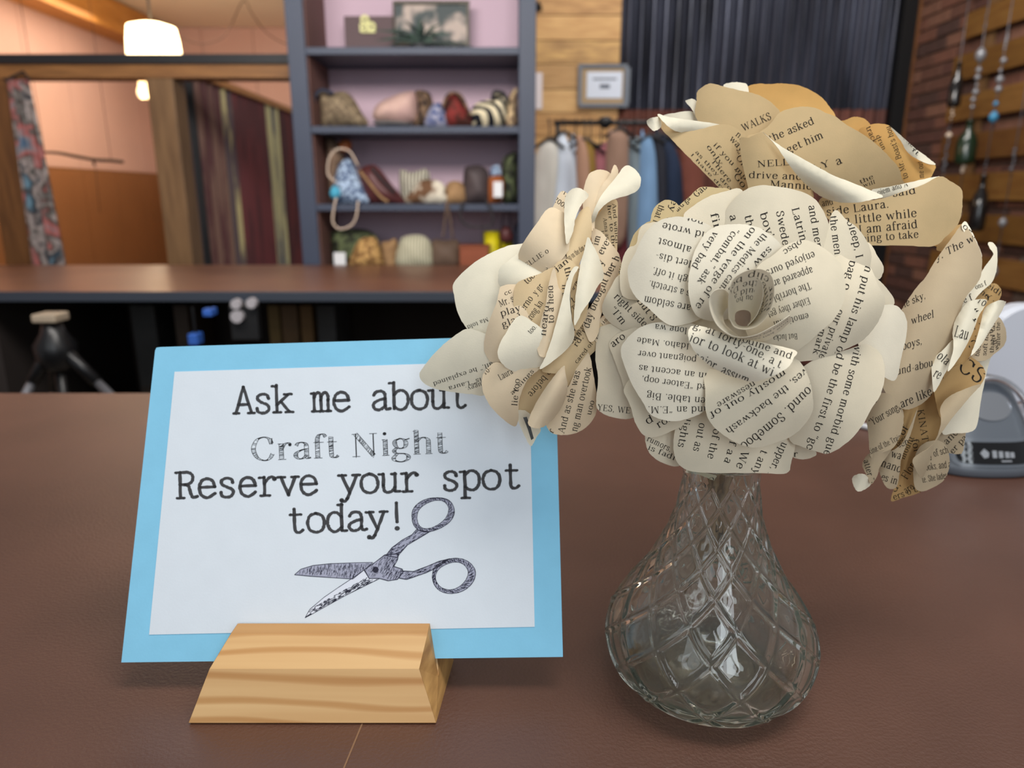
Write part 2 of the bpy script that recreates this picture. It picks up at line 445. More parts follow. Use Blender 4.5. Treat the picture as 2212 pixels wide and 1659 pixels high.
# back room: far wall with board seams, left side wall, ceiling
wb = struct(box('wall_back', xl-.1, -1.2, YW, YW+.1, -.95, zc+.02, pink))
x = xl
k = 0
while x < -1.3:
    x2 = min(x+.40, -1.25)
    box('panel', x+.003, x2-.003, YW-.012, YW-.001, zsplit, zc, pink, wb)
    box('panel', x+.003, x2-.003, YW-.016, YW-.001, -.94, zsplit-.004, pinkb, wb)
    x = x2
wlft = struct(box('wall_left', xl-.1, xl, 1.0, YW, -.95, zc+.02, pink))
y = 3.2
while y < YW-.05:
    y2 = min(y+.40, YW-.02)
    box('panel', xl+.001, xl+.012, y+.003, y2-.003, zsplit, zc, pink, wlft)
    box('panel', xl+.001, xl+.016, y+.003, y2-.003, -.94, zsplit-.004, pinkb, wlft)
    y = y2
ce = struct(box('ceiling', -3.2, -1.30, 3.02, 6.2, zc+.01, zc+.10, cream))
struct(box('ceiling', -1.28, 2.95, 2.6, 6.2, 2.10, 2.18, cream))
# timber beam that runs along the left wall
z1 = PX(0, 2, xl+.14).z
struct(box('beam', xl+.013, xl+.19, 2.2, YW-.02, zc-.20, zc-.005, beam_y))
# timber frame between the shop and the back room
YF_ = 3.05
zb0 = PY(300, 168, YF_).z; zb1 = PY(300, 138, YF_).z; zb2 = PY(300, 118, YF_).z
xs = PY(650, 140, YF_).x
fm_ = struct(box('trim_1', -3.1, xs, YF_, YF_+.10, zb0, zb1, rough_beam))
struct(box('trim_2', -3.1, xs, YF_-.015, YF_+.07, zb1, zb2, blk))
def post(name, xa, xb, y0, y1, z0, z1, m): return struct(box(name, xa, xb, y0, y1, z0, z1, m, bev=.004))
post('trim_3', PY(313, 170, YF_).x, PY(372, 170, YF_).x, YF_+.002, YF_+.11, -.95, zb0, post_w)
post('trim_4', PY(-60, 170, YF_).x, PY(24, 170, YF_).x, YF_+.002, YF_+.11, -.95, zb0, wood('post_timber_dark', (112, 74, 38), (80, 50, 24), 'z', 4))
# corrugated partition of rusty sheets, running away from the frame
XP = -1.46
def rust(name, c1, c2, c3):
    m = M(name, c1, .55, rgb2=c2, scale=7, stretch=(1, 1.2, .30), spec=.3, sharp=.05, detail=5); return m
zt = PX(450, 166, XP).z
sheets = [(3.17, 3.36, (96, 78, 84), (66, 60, 72)), (3.36, 3.44, (40, 42, 46), (30, 32, 36)), (3.44, 3.74, (116, 88, 78), (86, 52, 54)), (3.74, 3.95, (178, 168, 124), (84, 72, 78)),
          (3.95, 4.42, (104, 54, 58), (84, 48, 52)), (4.42, 4.70, (184, 180, 138), (112, 112, 108)), (4.70, 5.6, (100, 52, 54), (76, 46, 50))]
def corrugated(name, y0, y1, z0, z1, X, m, parent, pitch=.076, amp=.02):
    nn = max(4, int((y1-y0)/pitch*8)); V = []; Fq = []
    for i in range(nn+1):
        y_ = y0+(y1-y0)*i/nn; xx = X+amp*sin(2*pi*y_/pitch)
        V += [(xx, y_, z0), (xx, y_, z1), (xx-.003, y_, z0), (xx-.003, y_, z1)]
    for i in range(nn):
        a_ = 4*i; Fq += [(a_, a_+4, a_+5, a_+1), (a_+2, a_+3, a_+7, a_+6), (a_+1, a_+5, a_+7, a_+3), (a_, a_+2, a_+6, a_+4)]
    return obj(name, V, Fq, m, parent, smooth=False)
part = thing('partition', (XP, 4.2, -.95), 'partition of rusted red and grey corrugated sheets between timber post and dark shelf unit', 'partition')
for i, (y0, y1, c1, c2) in enumerate(sheets): corrugated('sheet', y0, y1, -.93, zt-.03, XP, rust('rust_sheet_%d' % i, c1, c2, c1), part)
box('cap_rail', XP-.03, XP+.03, 3.17, 5.6, zt-.03, zt, wood('cap_rail_wood', (190, 136, 76), (160, 106, 54), 'y'), part)
box('bottom_rail', XP-.03, XP+.03, 3.17, 5.6, -.95, -.93, post_w, part)

# back wall of the shop: plank field, then painted corrugated sheet above rusty sheet, corner trim
YB2 = 4.9
zt2 = 1.9
bw = struct(box('wall_front', PY(1150, 0, YB2).x-.25, 2.9, YB2+.03, YB2+.12, -.95, 2.09, M('wall_dark', (50, 42, 38), .8)))
xa, xb = PY(1150, 0, YB2).x-.2, PY(1343, 0, YB2).x
z_ = -.94; i = 0
pc = [((206, 166, 108), (178, 134, 80)), ((196, 154, 98), (150, 108, 62)), ((214, 176, 120), (186, 144, 90)), ((188, 150, 100), (166, 128, 78)), ((208, 168, 104), (140, 104, 62))]
while z_ < 2.05:
    h_ = [.142, .15, .138, .145][i % 4]; c1, c2 = pc[i % 5]; off = random.uniform(0, .004)
    box('plank', xa, xb, YB2-.006-off, YB2+.03, z_+.002, min(2.09, z_+h_-.003), wood('plank_%d' % (i % 5), c1, c2, 'x', 5), bw); z_ += h_; i += 1
zr = PY(1700, 236, YB2).z
def corr_x(name, x0, x1, z0, z1, Y, m, parent, pitch=.076, amp=.019):
    nn = int((x1-x0)/pitch*8); V = []; Fq = []
    for i in range(nn+1):
        xx = x0+(x1-x0)*i/nn; y_ = Y+amp*sin(2*pi*xx/pitch)
        V += [(xx, y_, z0), (xx, y_, z1), (xx, y_+.003, z0), (xx, y_+.003, z1)]
    for i in range(nn):
        a_ = 4*i; Fq += [(a_, a_+1, a_+5, a_+4), (a_+2, a_+6, a_+7, a_+3), (a_+1, a_+3, a_+7, a_+5), (a_, a_+4, a_+6, a_+2)]
    return obj(name, V, Fq, m, parent)
xk = PY(1946, 0, YB2).x
corr_x('black_corrugated_sheet', xb+.01, xk, zr, 2.08, YB2, M('corrugated_black', (74, 78, 94), .34, rgb2=(30, 32, 40), scale=6, stretch=(1, 1, .2), metal=.5), bw)
corr_x('rusty_corrugated_sheet', xb+.01, xk, -.9, zr+.01, YB2+.005, M('corrugated_rust', (112, 66, 54), .6, rgb2=(80, 48, 42), scale=6, stretch=(1, 1, .3)), bw)
xk2 = PY(1976, 0, YB2).x
struct(box('trim_5', xk, xk2, YB2-.06, YB2+.02, -.95, 2.08, M('trim_black', (16, 17, 19), .5)))
XR = PY(1990, 0, YB2).x
struct(box('trim_6', xk2, XR-.002, YB2-.04, YB2+.02, -.95, 2.08, wood('trim_orange_wood', (128, 84, 46), (98, 60, 32), 'z')))
# brick wall on the right
mortar = M('mortar', (116, 100, 90), .9, var=.12, scale=30)
wr = struct(box('wall_right', XR+.012, XR+.12, 1.6, YB2+.1, -.95, 2.09, mortar))
bricks = [M('brick_%d' % i, c, .85, var=.14, scale=25, bump=.3) for i, c in enumerate([(112, 74, 60), (98, 66, 54), (88, 58, 50), (120, 84, 68), (76, 54, 48)])]
bme = {}
def brick_mesh(L_, m):
    key = (round(L_, 3), m.name)
    if key in bme: return bme[key]
    v, f = boxv(-.012, .018, 0, L_, 0, .062)
    me = bpy.data.meshes.new('brick'); me.from_pydata(v, [], f); me.materials.append(m); bme[key] = me; return me
wro = wl(wr); row = 0; z_ = -.62; nb_ = 0
while z_ < zc-.07:
    y_ = YB2-.02 - (.115 if row % 2 else .0); first = True
    if row % 2: 
        o = bpy.data.objects.new('brick', brick_mesh(.10, bricks[(row*3) % 5])); link(o, wr); o.location = Vector((XR+random.uniform(-.002, .002), YB2-.02-.10, z_))-wro
    while y_ > 3.72:
        o = bpy.data.objects.new('brick', brick_mesh(.215, random.choice(bricks))); link(o, wr)
        o.location = Vector((XR+random.uniform(-.003, .003), y_-.222, z_))-wro; y_ -= .228; nb_ += 1
    z_ += .075; row += 1
# reclaimed timber boards fixed in front of the brick
pr = thing('board_rack', (XR-.05, 3.4, -.95), 'rack of rough golden-brown boards fixed across the brick wall at the right edge', 'wooden rack')
ys = PX(2078, 100, XR-.05).y
for i, c in enumerate(range(12)):
    zb_ = -.62+i*.215; h_ = .145+random.uniform(-.015, .012); y_end = ys+random.uniform(-.03, .06)
    if zb_+h_ > zc: break
    box('board', XR-.055, XR-.030, 1.9, y_end, zb_, zb_+h_, wood('board_%d' % (i % 4), [(122, 88, 42), (104, 70, 32), (128, 92, 46), (114, 80, 34)][i % 4], [(104, 68, 30), (92, 58, 28), (112, 76, 36), (96, 64, 28)][i % 4], 'y', 5), pr, .003)
for y_ in (2.2, ys-.2): box('batten', XR-.030, XR-.018, y_-.04, y_+.04, -.94, zc-.02, post_w, pr)

# ------------------------------------------------------------------ shelf unit
YS = 2.85
pxl0, pxl1 = PY(612, 0, YS).x, PY(652, 0, YS).x
pxr0, pxr1 = PY(1121, 0, YS).x, PY(1159, 0, YS).x
su = thing('shelf_unit', ((pxl0+pxr1)/2, YS+.15, -.95), 'tall slate-blue open shelf unit with lilac back, filled with handbags', 'shelf unit')
zt3 = 1.30; DP = .32
box('upright', pxl0, pxl1, YS, YS+DP, -.95, zt3, slate, su, .003)
box('upright', pxr0, pxr1, YS, YS+DP, -.95, zt3, slate, su, .003)
box('light_blocking_board', pxl1, pxr0, YS+.004, YS+DP, 1.27, 1.30, slate, su)  # unseen board added to keep light from above off the back panel
box('back_panel', pxl0, pxr1, YS+DP, YS+DP+.012, -.95, zt3, pinkl, su)
box('side_lining', pxl1, pxl1+.004, YS+.02, YS+DP, -.9, zt3, M('side_lining_brown', (118, 84, 76), .7, var=.08, scale=8), su)
SZ = []
for py in (101, 272, 441):
    zz = PY(900, py, YS).z; SZ.append(zz)
    box('shelf', pxl1, pxr0, YS+.004, YS+DP, zz-.026, zz, slate, su, .002)
SZ.append(-.06); box('shelf', pxl1, pxr0, YS+.004, YS+DP, -.086, -.06, slate, su, .002)
for zz in (-.45, -.85): box('shelf', pxl1, pxr0, YS+.004, YS+DP, zz-.026, zz, slate, su, .002)

# soft goods: outline (pixels of one crop) puffed to a thickness at a distance
FB = (600, 0, 2.765)
def puff(name, fm, outl, Y, T, m, parent=None, step=None, zmin=None, smoothn=4, flat=False):
    pts = [fr(fm, *p) for p in outl]
    w3 = [PY(p[0], p[1], Y) for p in pts]; c2 = [(p.x, p.z) for p in w3]
    if smoothn: c2 = catmull(c2, smoothn, True)
    if fm is FB: c2 = [(min(max(p[0], pxl1+.007), pxr0-.003), p[1]) for p in c2]
    if zmin is not None: c2 = [(p[0], max(p[1], zmin)) for p in c2]
    W_ = max(p[0] for p in c2)-min(p[0] for p in c2); Hh = max(p[1] for p in c2)-min(p[1] for p in c2)
    st_ = step or max(.008, min(W_, Hh)/7); lam_ = min(W_, Hh)*.22
    # drop doubled points
    q = []
    for p in c2:
        if not q or hypot(p[0]-q[-1][0], p[1]-q[-1][1]) > .0015: q.append(p)
    if hypot(q[0][0]-q[-1][0], q[0][1]-q[-1][1]) < .0015: q.pop()
    V2, tr = triangulate(q, st_); k = len(V2); ph_ = random.uniform(0, 9)
    V = []; 
    for (x_, z_) in V2:
        d = bdist(q, x_, z_); t = 1-exp(-d/lam_)
        t = t if flat is False else min(1, d/.004)
        wv = 1+.10*sin(x_*60+ph_)*sin(z_*45+ph_*2)
        V.append((x_, Y-T*t*wv*.5, z_))
    for (x_, z_) in V2:
        d = bdist(q, x_, z_); t = 1-exp(-d/lam_); t = t if flat is False else min(1, d/.004)
        V.append((x_, Y+T*t*.5+.0005, z_))
    nb__ = len(q)
    Fq = []
    for t in tr:
        a_, b_, c_ = (V[i] for i in t); ar = (b_[0]-a_[0])*(c_[2]-a_[2])-(b_[2]-a_[2])*(c_[0]-a_[0])
        tt = t if ar > 0 else (t[0], t[2], t[1])
        Fq.append(tuple(tt)); Fq.append((tt[0]+k, tt[2]+k, tt[1]+k))
    cnt = set()
    for i in range(0, len(Fq), 2):
        t = Fq[i]
        for j in range(3): cnt.add((t[j], t[(j+1) % 3]))
    for (a_, b_) in cnt:
        if (b_, a_) not in cnt: Fq.append((b_, a_, a_+k, b_+k))
    cx_ = sum(p[0] for p in q)/len(q)
    return obj(name, V, Fq, m, parent, smooth=True, origin=(cx_, Y, min(p[1] for p in q)))
def bagthing(name, label, cat, fm, outl, Y, T, m, zmin=None, group='bags on the shelf unit', **kw):
    pts = [fr(fm, *p) for p in outl]; w3 = [PY(p[0], p[1], Y) for p in pts]
    t = thing(name, (sum(p.x for p in w3)/len(w3), Y, min(p.z for p in w3) if zmin is None else zmin), label, cat, group)
    puff('body', fm, outl, Y, T, m, t, zmin=zmin, **kw); return t
def strap(parent, fm, pts, Y, r, m, name='handle'):
    return tube(name, catmull([tuple(PY(*fr(fm, *p), Y)) for p in pts], 5), r, m, parent, 6)
mats = dict(
 burlap=pattern('burlap', (150, 132, 106), (112, 96, 78), 'noise', 60), pinkf=M('bag_blush', (206, 172, 158), .8, rgb2=(176, 140, 138), scale=10),
 dkpat=pattern('bag_dark_print', (52, 42, 38), (122, 98, 78), 'noise', 55), blue=pattern('bag_blue_print', (52, 72, 122), (150, 150, 170), 'noise', 50),
 red=pattern('bag_red_print', (128, 50, 46), (74, 42, 36), 'noise', 22), zig=pattern('bag_zigzag', (26, 28, 36), (222, 208, 176), 'wave', 11, dist=3.5, dirn='DIAGONAL'),
 creamp=pattern('bag_cream_print', (208, 180, 140), (128, 104, 84), 'noise', 45), brown=M('bag_brown', (128, 104, 86), .8, var=.15, scale=15),
 blueb=pattern('bag_light_blue_print', (180, 200, 224), (96, 112, 140), 'voronoi', 60), maroon=M('bag_maroon', (86, 44, 44), .45, var=.15, scale=12),
 stripe=pattern('bag_stripe', (208, 200, 180), (92, 88, 82), 'wave', 22, dist=.6), cow=pattern('bag_cowhide', (106, 76, 54), (226, 216, 196), 'noise', 16),
 tan=M('bag_tan', (168, 132, 92), .8, rgb2=(132, 100, 68), scale=30), dgrey=M('bag_charcoal', (78, 66, 66), .6, rgb2=(56, 48, 50), scale=14),
 orange=M('bag_orange_leather', (150, 84, 44), .5, var=.12, scale=10), camo=pattern('bag_camouflage', (92, 100, 70), (42, 44, 36), 'noise', 30),
 basket=pattern('bag_basket', (190, 150, 94), (130, 96, 58), 'voronoi', 45), croc=pattern('bag_crochet', (204, 198, 172), (150, 146, 124), 'wave', 26, dist=1.2),
 rustb=M('box_rust', (136, 70, 42), .6, var=.06), yellow=M('cup_yellow', (220, 204, 20), .5), navy=M('bag_navy', (36, 42, 60), .7), white=M('tag_white', (222, 222, 224), .7),
 strapc=M('strap_cream', (196, 176, 158), .7), strapb=M('strap_brown', (98, 78, 64), .7), strapk=M('strap_black', (40, 36, 38), .6), cyan=M('tassel_cyan', (70, 160, 190), .7), shade=M('bag_slate', (96, 92, 92), .7))
m_ = mats
Z1, Z2, Z3, Z4 = [q+.0008 for q in SZ]
ym = YS+.13
# top shelf
sb = thing('wooden_sign', tuple(PY(795, 100, ym+.10)), 'dark brown square sign board with a pale cream emblem on the top shelf', 'sign board')
sb.location.z = Z1
def rectbox(name, fm, x0, y0, x1, y1, Y, T, m, parent, zmin=None):
    a_ = PY(*fr(fm, x0, y0), Y); b_ = PY(*fr(fm, x1, y1), Y)
    return box(name, a_.x, b_.x, Y-T/2, Y+T/2, (b_.z if zmin is None else zmin), a_.z, m, parent)
rectbox('board', FB, 398, 100, 694, 272, ym+.10, .02, M('sign_board_brown', (92, 74, 76), .7), sb, Z1)
eb = M('emblem_cream', (226, 222, 160), .6)
for (o_, r_) in ((((520, 118)), 22), ((508, 165), 14), ((560, 160), 22)):
    p_ = PY(*fr(FB, *o_), ym+.085); rr_ = r_/2.765/F*(ym)
    tube('emblem', [(p_.x+rr_*.8*cos(2*pi*i/16), ym+.086, p_.z+rr_*.8*sin(2*pi*i/16)) for i in range(17)], rr_*.42, eb, sb, 6)
for (x0, x1, y0, y1) in ((490, 502, 140, 192), (528, 538, 135, 194), (500, 585, 186, 196)): rectbox('emblem', FB, x0, y0, x1, y1, ym+.085, .008, eb, sb)
pf = thing('picture', tuple(PY(930, 60, ym+.12)), 'framed mottled pale picture in dark olive frame behind greenery on the top shelf', 'picture'); pf.location.z = Z1
rectbox('picture_sheet', FB, 700, 24, 1132, 262, ym+.12, .008, pattern('picture_mottled', (186, 170, 160), (86, 92, 92), 'noise', 14), pf)
fd = M('frame_olive', (74, 66, 48), .5)
for (x0, y0, x1, y1) in ((688, 8, 1146, 26), (688, 255, 1146, 275), (688, 26, 704, 255), (1128, 26, 1146, 255)): rectbox('frame', FB, x0, y0, x1, y1, ym+.115, .024, fd, pf)
gr = thing('trailing_plant', tuple(PY(*fr(FB, 860, 270), ym)), 'dark green fronds spreading in front of the framed picture on the top shelf', 'plant'); gr.location.z = Z1+.001
gm_ = [M('frond_green', (40, 62, 50), .6, var=.2, scale=30), M('frond_dark', (28, 42, 38), .6)]
pc_ = PY(*fr(FB, 850, 262), ym); rg = random.Random(9)
lathe('pot', (pc_.x, ym, Z1+.0005), [(.030, 0), (.036, .03), (.034, .032)], M('pot_dark', (40, 40, 42), .6), gr, 16)
for i in range(46):
    a_ = rg.uniform(-1.45, 1.45); L_ = rg.uniform(.06, .17)*(1.15 if abs(a_) > .8 else .8); dr = rg.uniform(-.04, .03)
    p0 = Vector((pc_.x, ym, Z1+.03)); tip = p0+Vector((sin(a_)*L_*1.25, dr, cos(a_)*L_*.75)); tip.z = max(Z1+.006, tip.z-.05*abs(a_)**2*.5)
    mid = (p0+tip)/2+Vector((0, 0, .02)); sd = Vector((cos(a_), 0, -sin(a_)))*.006
    V = [tuple(p0-sd*.3), tuple(p0+sd*.3), tuple(mid-sd), tuple(mid+sd), tuple(tip)]
    V += [tuple(Vector(v)+Vector((0, .0012, 0))) for v in V]
    obj('leaf', V, [(0, 1, 3, 2), (2, 3, 4), (5, 7, 8, 6), (7, 9, 8), (0, 2, 7, 5), (1, 6, 8, 3), (2, 4, 9, 7), (3, 8, 9, 4), (0, 5, 6, 1)], gm_[i % 2], gr)
# second shelf
b = bagthing('burlap_bag', 'rounded greige burlap bag, largest on the second shelf, beside the left upright', 'bag', FB, [(200, 755), (200, 600), (240, 545), (300, 560), (390, 545), (450, 585), (500, 670), (525, 755)], ym, .16, m_['burlap'], Z2)
strap(b, FB, [(215, 620), (225, 570), (270, 538), (330, 562)], ym-.05, .008, m_['navy'])
b = bagthing('handbag', 'blush pink structured bag on a slate base on the second shelf', 'bag', FB, [(585, 720), (588, 630), (700, 568), (790, 545), (822, 560), (835, 660), (800, 735)], ym, .12, m_['pinkf'], Z2+.012)
puff('base', FB, [(590, 718), (780, 725), (790, 752), (595, 752)], ym, .12, m_['shade'], b, zmin=Z2)
b = bagthing('handbag', 'dark brown printed bag between the blush bag and a blue print bag', 'bag', FB, [(810, 752), (835, 640), (820, 545), (895, 548), (925, 600), (930, 700), (905, 752)], ym+.02, .12, m_['dkpat'], Z2)
b = bagthing('pouch', 'small blue printed pouch on the second shelf beside the red print bag', 'bag', FB, [(880, 755), (905, 650), (950, 612), (990, 640), (1010, 755)], ym-.03, .07, m_['blue'], Z2)
b = bagthing('handbag', 'red and brown printed bag with arched top in the middle of the second shelf', 'bag', FB, [(990, 755), (985, 640), (1035, 562), (1090, 570), (1140, 660), (1165, 755)], ym-.01, .11, m_['red'], Z2)
strap(b, FB, [(985, 640), (1010, 575), (1050, 555), (1100, 580), (1150, 690)], ym-.06, .006, m_['dkpat'])
b = bagthing('handbag', 'black and cream zigzag patterned bag on the second shelf', 'bag', FB, [(1165, 755), (1155, 660), (1200, 610), (1280, 590), (1300, 555), (1370, 575), (1385, 640), (1345, 755)], ym-.01, .11, m_['zig'], Z2)
strap(b, FB, [(1280, 600), (1295, 550), (1350, 560), (1375, 610)], ym-.05, .008, m_['strapk'])
b = bagthing('handbag', 'cream print bag standing against the right upright on the second shelf', 'bag', FB, [(1345, 755), (1372, 600), (1400, 545), (1436, 540), (1442, 755)], ym+.02, .10, m_['creamp'], Z2)
# third shelf
b = bagthing('tote_bag', 'tall brown slouching tote at the left end of the third shelf', 'bag', FB, [(215, 1215), (200, 1000), (205, 850), (290, 815), (370, 860), (400, 960), (360, 1120), (300, 1215)], ym+.06, .12, m_['brown'], Z3)
strap(b, FB, [(215, 860), (225, 960), (245, 1080), (235, 1180)], ym-.01, .006, m_['strapk'])
puff('flap', FB, [(360, 860), (400, 830), (440, 850), (430, 900), (380, 905)], ym+.0, .04, m_['orange'], b)
b = bagthing('handbag', 'pale blue speckled bag with long cream straps and cyan tassel on the third shelf', 'bag', FB, [(340, 1215), (345, 1040), (385, 960), (440, 960), (500, 1100), (545, 1215)], ym-.02, .09, m_['blueb'], Z3)
strap(b, FB, [(350, 1090), (300, 1040), (310, 940), (360, 890), (430, 905), (480, 990)], ym-.08, .004, m_['strapc'])
strap(b, FB, [(350, 1180), (335, 1250), (330, 1330), (375, 1368), (440, 1345), (470, 1290), (480, 1200)], YS-.012, .004, m_['strapc'])
puff('tassel', FB, [(310, 1150), (330, 1110), (365, 1125), (375, 1160), (350, 1190), (320, 1180)], YS+.03, .03, m_['cyan'], b)
b = bagthing('handbag', 'glossy maroon bag slumped against the speckled blue bag on the third shelf', 'bag', FB, [(560, 1215), (500, 1090), (480, 1020), (545, 985), (600, 1000), (680, 1100), (752, 1190), (745, 1215)], ym-.02, .09, m_['maroon'], Z3)
strap(b, FB, [(490, 1020), (560, 1110), (620, 1180), (660, 1205)], ym-.07, .006, m_['tan'])
strap(b, FB, [(560, 1000), (640, 1090), (700, 1150)], ym-.07, .006, m_['strapk'])
b = bagthing('pouch', 'grey and cream striped pouch leaning at the centre of the third shelf', 'bag', FB, [(735, 1170), (728, 1020), (800, 1030), (890, 1010), (905, 1100), (800, 1215), (750, 1215)], ym+.05, .07, m_['stripe'], Z3)
b = bagthing('pouch', 'brown and white cowhide pouch in front of the striped pouch', 'bag', FB, [(765, 1215), (800, 1140), (850, 1080), (960, 1080), (1005, 1130), (995, 1215)], ym-.04, .07, m_['cow'], Z3)
b = bagthing('pouch', 'small tan woven pouch with long hanging brown straps on the third shelf', 'bag', FB, [(1005, 1215), (1005, 1110), (1055, 1080), (1110, 1105), (1115, 1215)], ym-.03, .06, m_['tan'], Z3)
strap(b, FB, [(1010, 1200), (1000, 1300), (985, 1420)], YS-.010, .004, m_['strapb']); strap(b, FB, [(1010, 1200), (1030, 1310), (1045, 1420)], YS-.010, .004, m_['strapb'])
b = bagthing('handbag', 'charcoal ribbed shoulder bag with looping black strap on the third shelf', 'bag', FB, [(1120, 1215), (1112, 1020), (1150, 990), (1220, 990), (1265, 1050), (1255, 1215)], ym-.02, .09, m_['dgrey'], Z3)
strap(b, FB, [(1110, 1200), (1090, 1280), (1120, 1340), (1200, 1355), (1280, 1340), (1275, 1260), (1240, 1190)], YS-.010, .005, m_['strapk'])
b = bagthing('handbag', 'orange leather bag with white tag on the third shelf', 'bag', FB, [(1255, 1215), (1250, 1080), (1290, 1050), (1350, 1065), (1345, 1190), (1290, 1235)], ym-.02, .07, m_['orange'], Z3)
rectbox('price_tag', FB, 1288, 1085, 1342, 1178, ym-.075, .002, m_['white'], b)
puff('scarf', FB, [(1270, 1050), (1275, 1000), (1320, 985), (1335, 1050), (1300, 1065)], ym+.01, .04, m_['blueb'], b)
b = bagthing('handbag', 'green camouflage bag standing against the right upright on the third shelf', 'bag', FB, [(1350, 1215), (1340, 980), (1385, 915), (1440, 935), (1448, 1215)], ym+.03, .09, m_['camo'], Z3)
# bottom shelf
b = bagthing('duffel_bag', 'dark camouflage duffel with white tag on the lowest visible shelf', 'bag', FB, [(250, 1590), (235, 1420), (330, 1385), (460, 1365), (560, 1385), (605, 1450), (590, 1590)], ym+.04, .14, m_['camo'], Z4)
rectbox('price_tag', FB, 333, 1508, 408, 1590, ym-.045, .002, m_['white'], b)
b = bagthing('basket_bag', 'tan woven basket bag tapering upwards on the lowest visible shelf', 'bag', FB, [(430, 1600), (450, 1500), (490, 1430), (580, 1418), (615, 1500), (625, 1600)], ym-.05, .09, m_['basket'], Z4)
b = bagthing('basket_bag', 'small brown woven bag between the basket bag and the crochet bag', 'bag', FB, [(625, 1600), (615, 1460), (660, 1440), (712, 1435), (720, 1600)], ym, .08, m_['tan'], Z4)
b = bagthing('handbag', 'cream crochet bag with rounded top on the lowest visible shelf', 'bag', FB, [(712, 1600), (725, 1450), (770, 1408), (870, 1408), (920, 1470), (915, 1600)], ym-.03, .09, m_['croc'], Z4)
b = bagthing('handbag', 'brown striped bag beside the rust coloured box on the lowest visible shelf', 'bag', FB, [(925, 1600), (918, 1445), (1000, 1436), (1085, 1445), (1088, 1600)], ym-.02, .09, m_['strapb'], Z4)
bx_ = thing('storage_box', (PY(*fr(FB, 1178, 1560), ym).x, ym, Z4), 'plain rust-brown box under the yellow cups on the lowest visible shelf', 'box')
rectbox('box_body', FB, 1092, 1466, 1262, 1590, ym-.03, .12, m_['rustb'], bx_, Z4)
rectbox('box_lid', FB, 1088, 1462, 1266, 1476, ym-.03, .128, m_['rustb'], bx_)
ztop_ = PY(*fr(FB, 1178, 1462), ym-.03).z
for (cx_, w_, y0, y1, lab) in ((1278, 52, 1385, 1500, 'larger bright yellow cup on the lowest visible shelf'), (1372, 38, 1425, 1500, 'smaller bright yellow cup below the dark maroon pouch')):
    a_ = PY(*fr(FB, cx_, y0), ym+.02); b_ = PY(*fr(FB, cx_, y1), ym+.02); r_ = w_/2.765/F*2.9
    c = thing('cup', (a_.x, ym+.02+.05, Z4), lab, 'cup'); hh = a_.z-Z4
    lathe('body', (a_.x, ym+.07, Z4), [(r_*.75, 0), (r_*.78, .004), (r_, hh), (r_*.94, hh), (r_*.7, .01)], m_['yellow'], c, 24)
b = bagthing('pouch', 'small dark maroon pouch hanging beside the larger yellow cup', 'bag', FB, [(1330, 1440), (1325, 1375), (1360, 1348), (1400, 1375), (1402, 1440), (1365, 1455)], ym, .05, m_['maroon'])
strap(b, FB, [(1335, 1390), (1345, 1300), (1365, 1235), (1385, 1300), (1395, 1390)], ym-.01, .003, m_['strapk'], 'hanging_cord')
b = bagthing('handbag', 'navy bag against the right upright on the lowest visible shelf', 'bag', FB, [(1405, 1600), (1408, 1380), (1432, 1325), (1450, 1330), (1448, 1600)], ym+.02, .09, m_['navy'], Z4)

# ------------------------------------------------------------------ far counter
fc = thing('counter', (-1.1, 2.3, -.95), 'long brown-topped counter with black front edge across the middle of the shop', 'counter')
lam2 = M('far_counter_laminate', (112, 74, 56), .34, rgb2=(96, 62, 48), scale=5, spec=.5)
yf = PZ(700, 630, 0).y; yb_ = PZ(700, 572, 0).y; yb_ = min(yb_, YS-.035)
x0c, x1c = -3.1, .72
box('worktop', x0c, x1c, yf+.004, yb_, -.004, 0, lam2, fc)
zfe = PY(700, 652, yf).z
box('front_edge', x0c, x1c, yf, yf+.03, zfe, -.0002, M('counter_front_black', (44, 50, 60), .5), fc, .002)
box('underside', x0c, x1c, yf+.03, yb_, -.03, -.004, blk, fc)
box('back_board', x0c, x1c, yb_-.03, yb_, -.95, -.03, M('counter_inner_dark', (40, 30, 24), .8), fc)
box('lower_shelf', x0c, x1c, yf+.06, yb_-.03, -.74, -.72, blk, fc)
for x_ in (x0c, -1.55, x1c-.03): box('divider', x_, x_+.03, yf+.06, yb_-.03, -.95, -.03, M('divider_dark', (34, 28, 26), .7), fc)
ybk = 2.35
ZL = -.7195
# books / files standing on the lower shelf
for (x0, x1, yt, c, lab) in ((372, 402, 655, (52, 40, 30), 'dark brown narrow file on the shelf under the far counter'), (576, 600, 650, (104, 84, 46), 'khaki file, first of three on the shelf under the far counter'), (604, 640, 650, (84, 62, 36), 'brown wide file, second of three on the shelf under the far counter'), (646, 672, 650, (98, 72, 38), 'tan file, third of three on the shelf under the far counter'), (682, 722, 655, (48, 48, 48), 'grey file beside the three brown ones under the far counter'), (278, 330, 652, (34, 34, 34), 'charcoal file beside the tripod under the far counter')):
    a_ = PY(x0, yt, ybk); b_ = PY(x1, yt, ybk)
    t = thing('file_binder', ((a_.x+b_.x)/2, ybk+.1, ZL), lab, 'file', 'files under the far counter')
    hh = -.09
    box('cover', a_.x, b_.x, ybk, ybk+.2, ZL, hh, M('file_%d%d%d' % c, c, .6, var=.2, scale=20), t, .002)
    box('spine_label', a_.x+.005, b_.x-.005, ybk-.001, ybk, ZL+.2, ZL+.35, M('label_dull', tuple(int(v*.7) for v in c), .7), t)
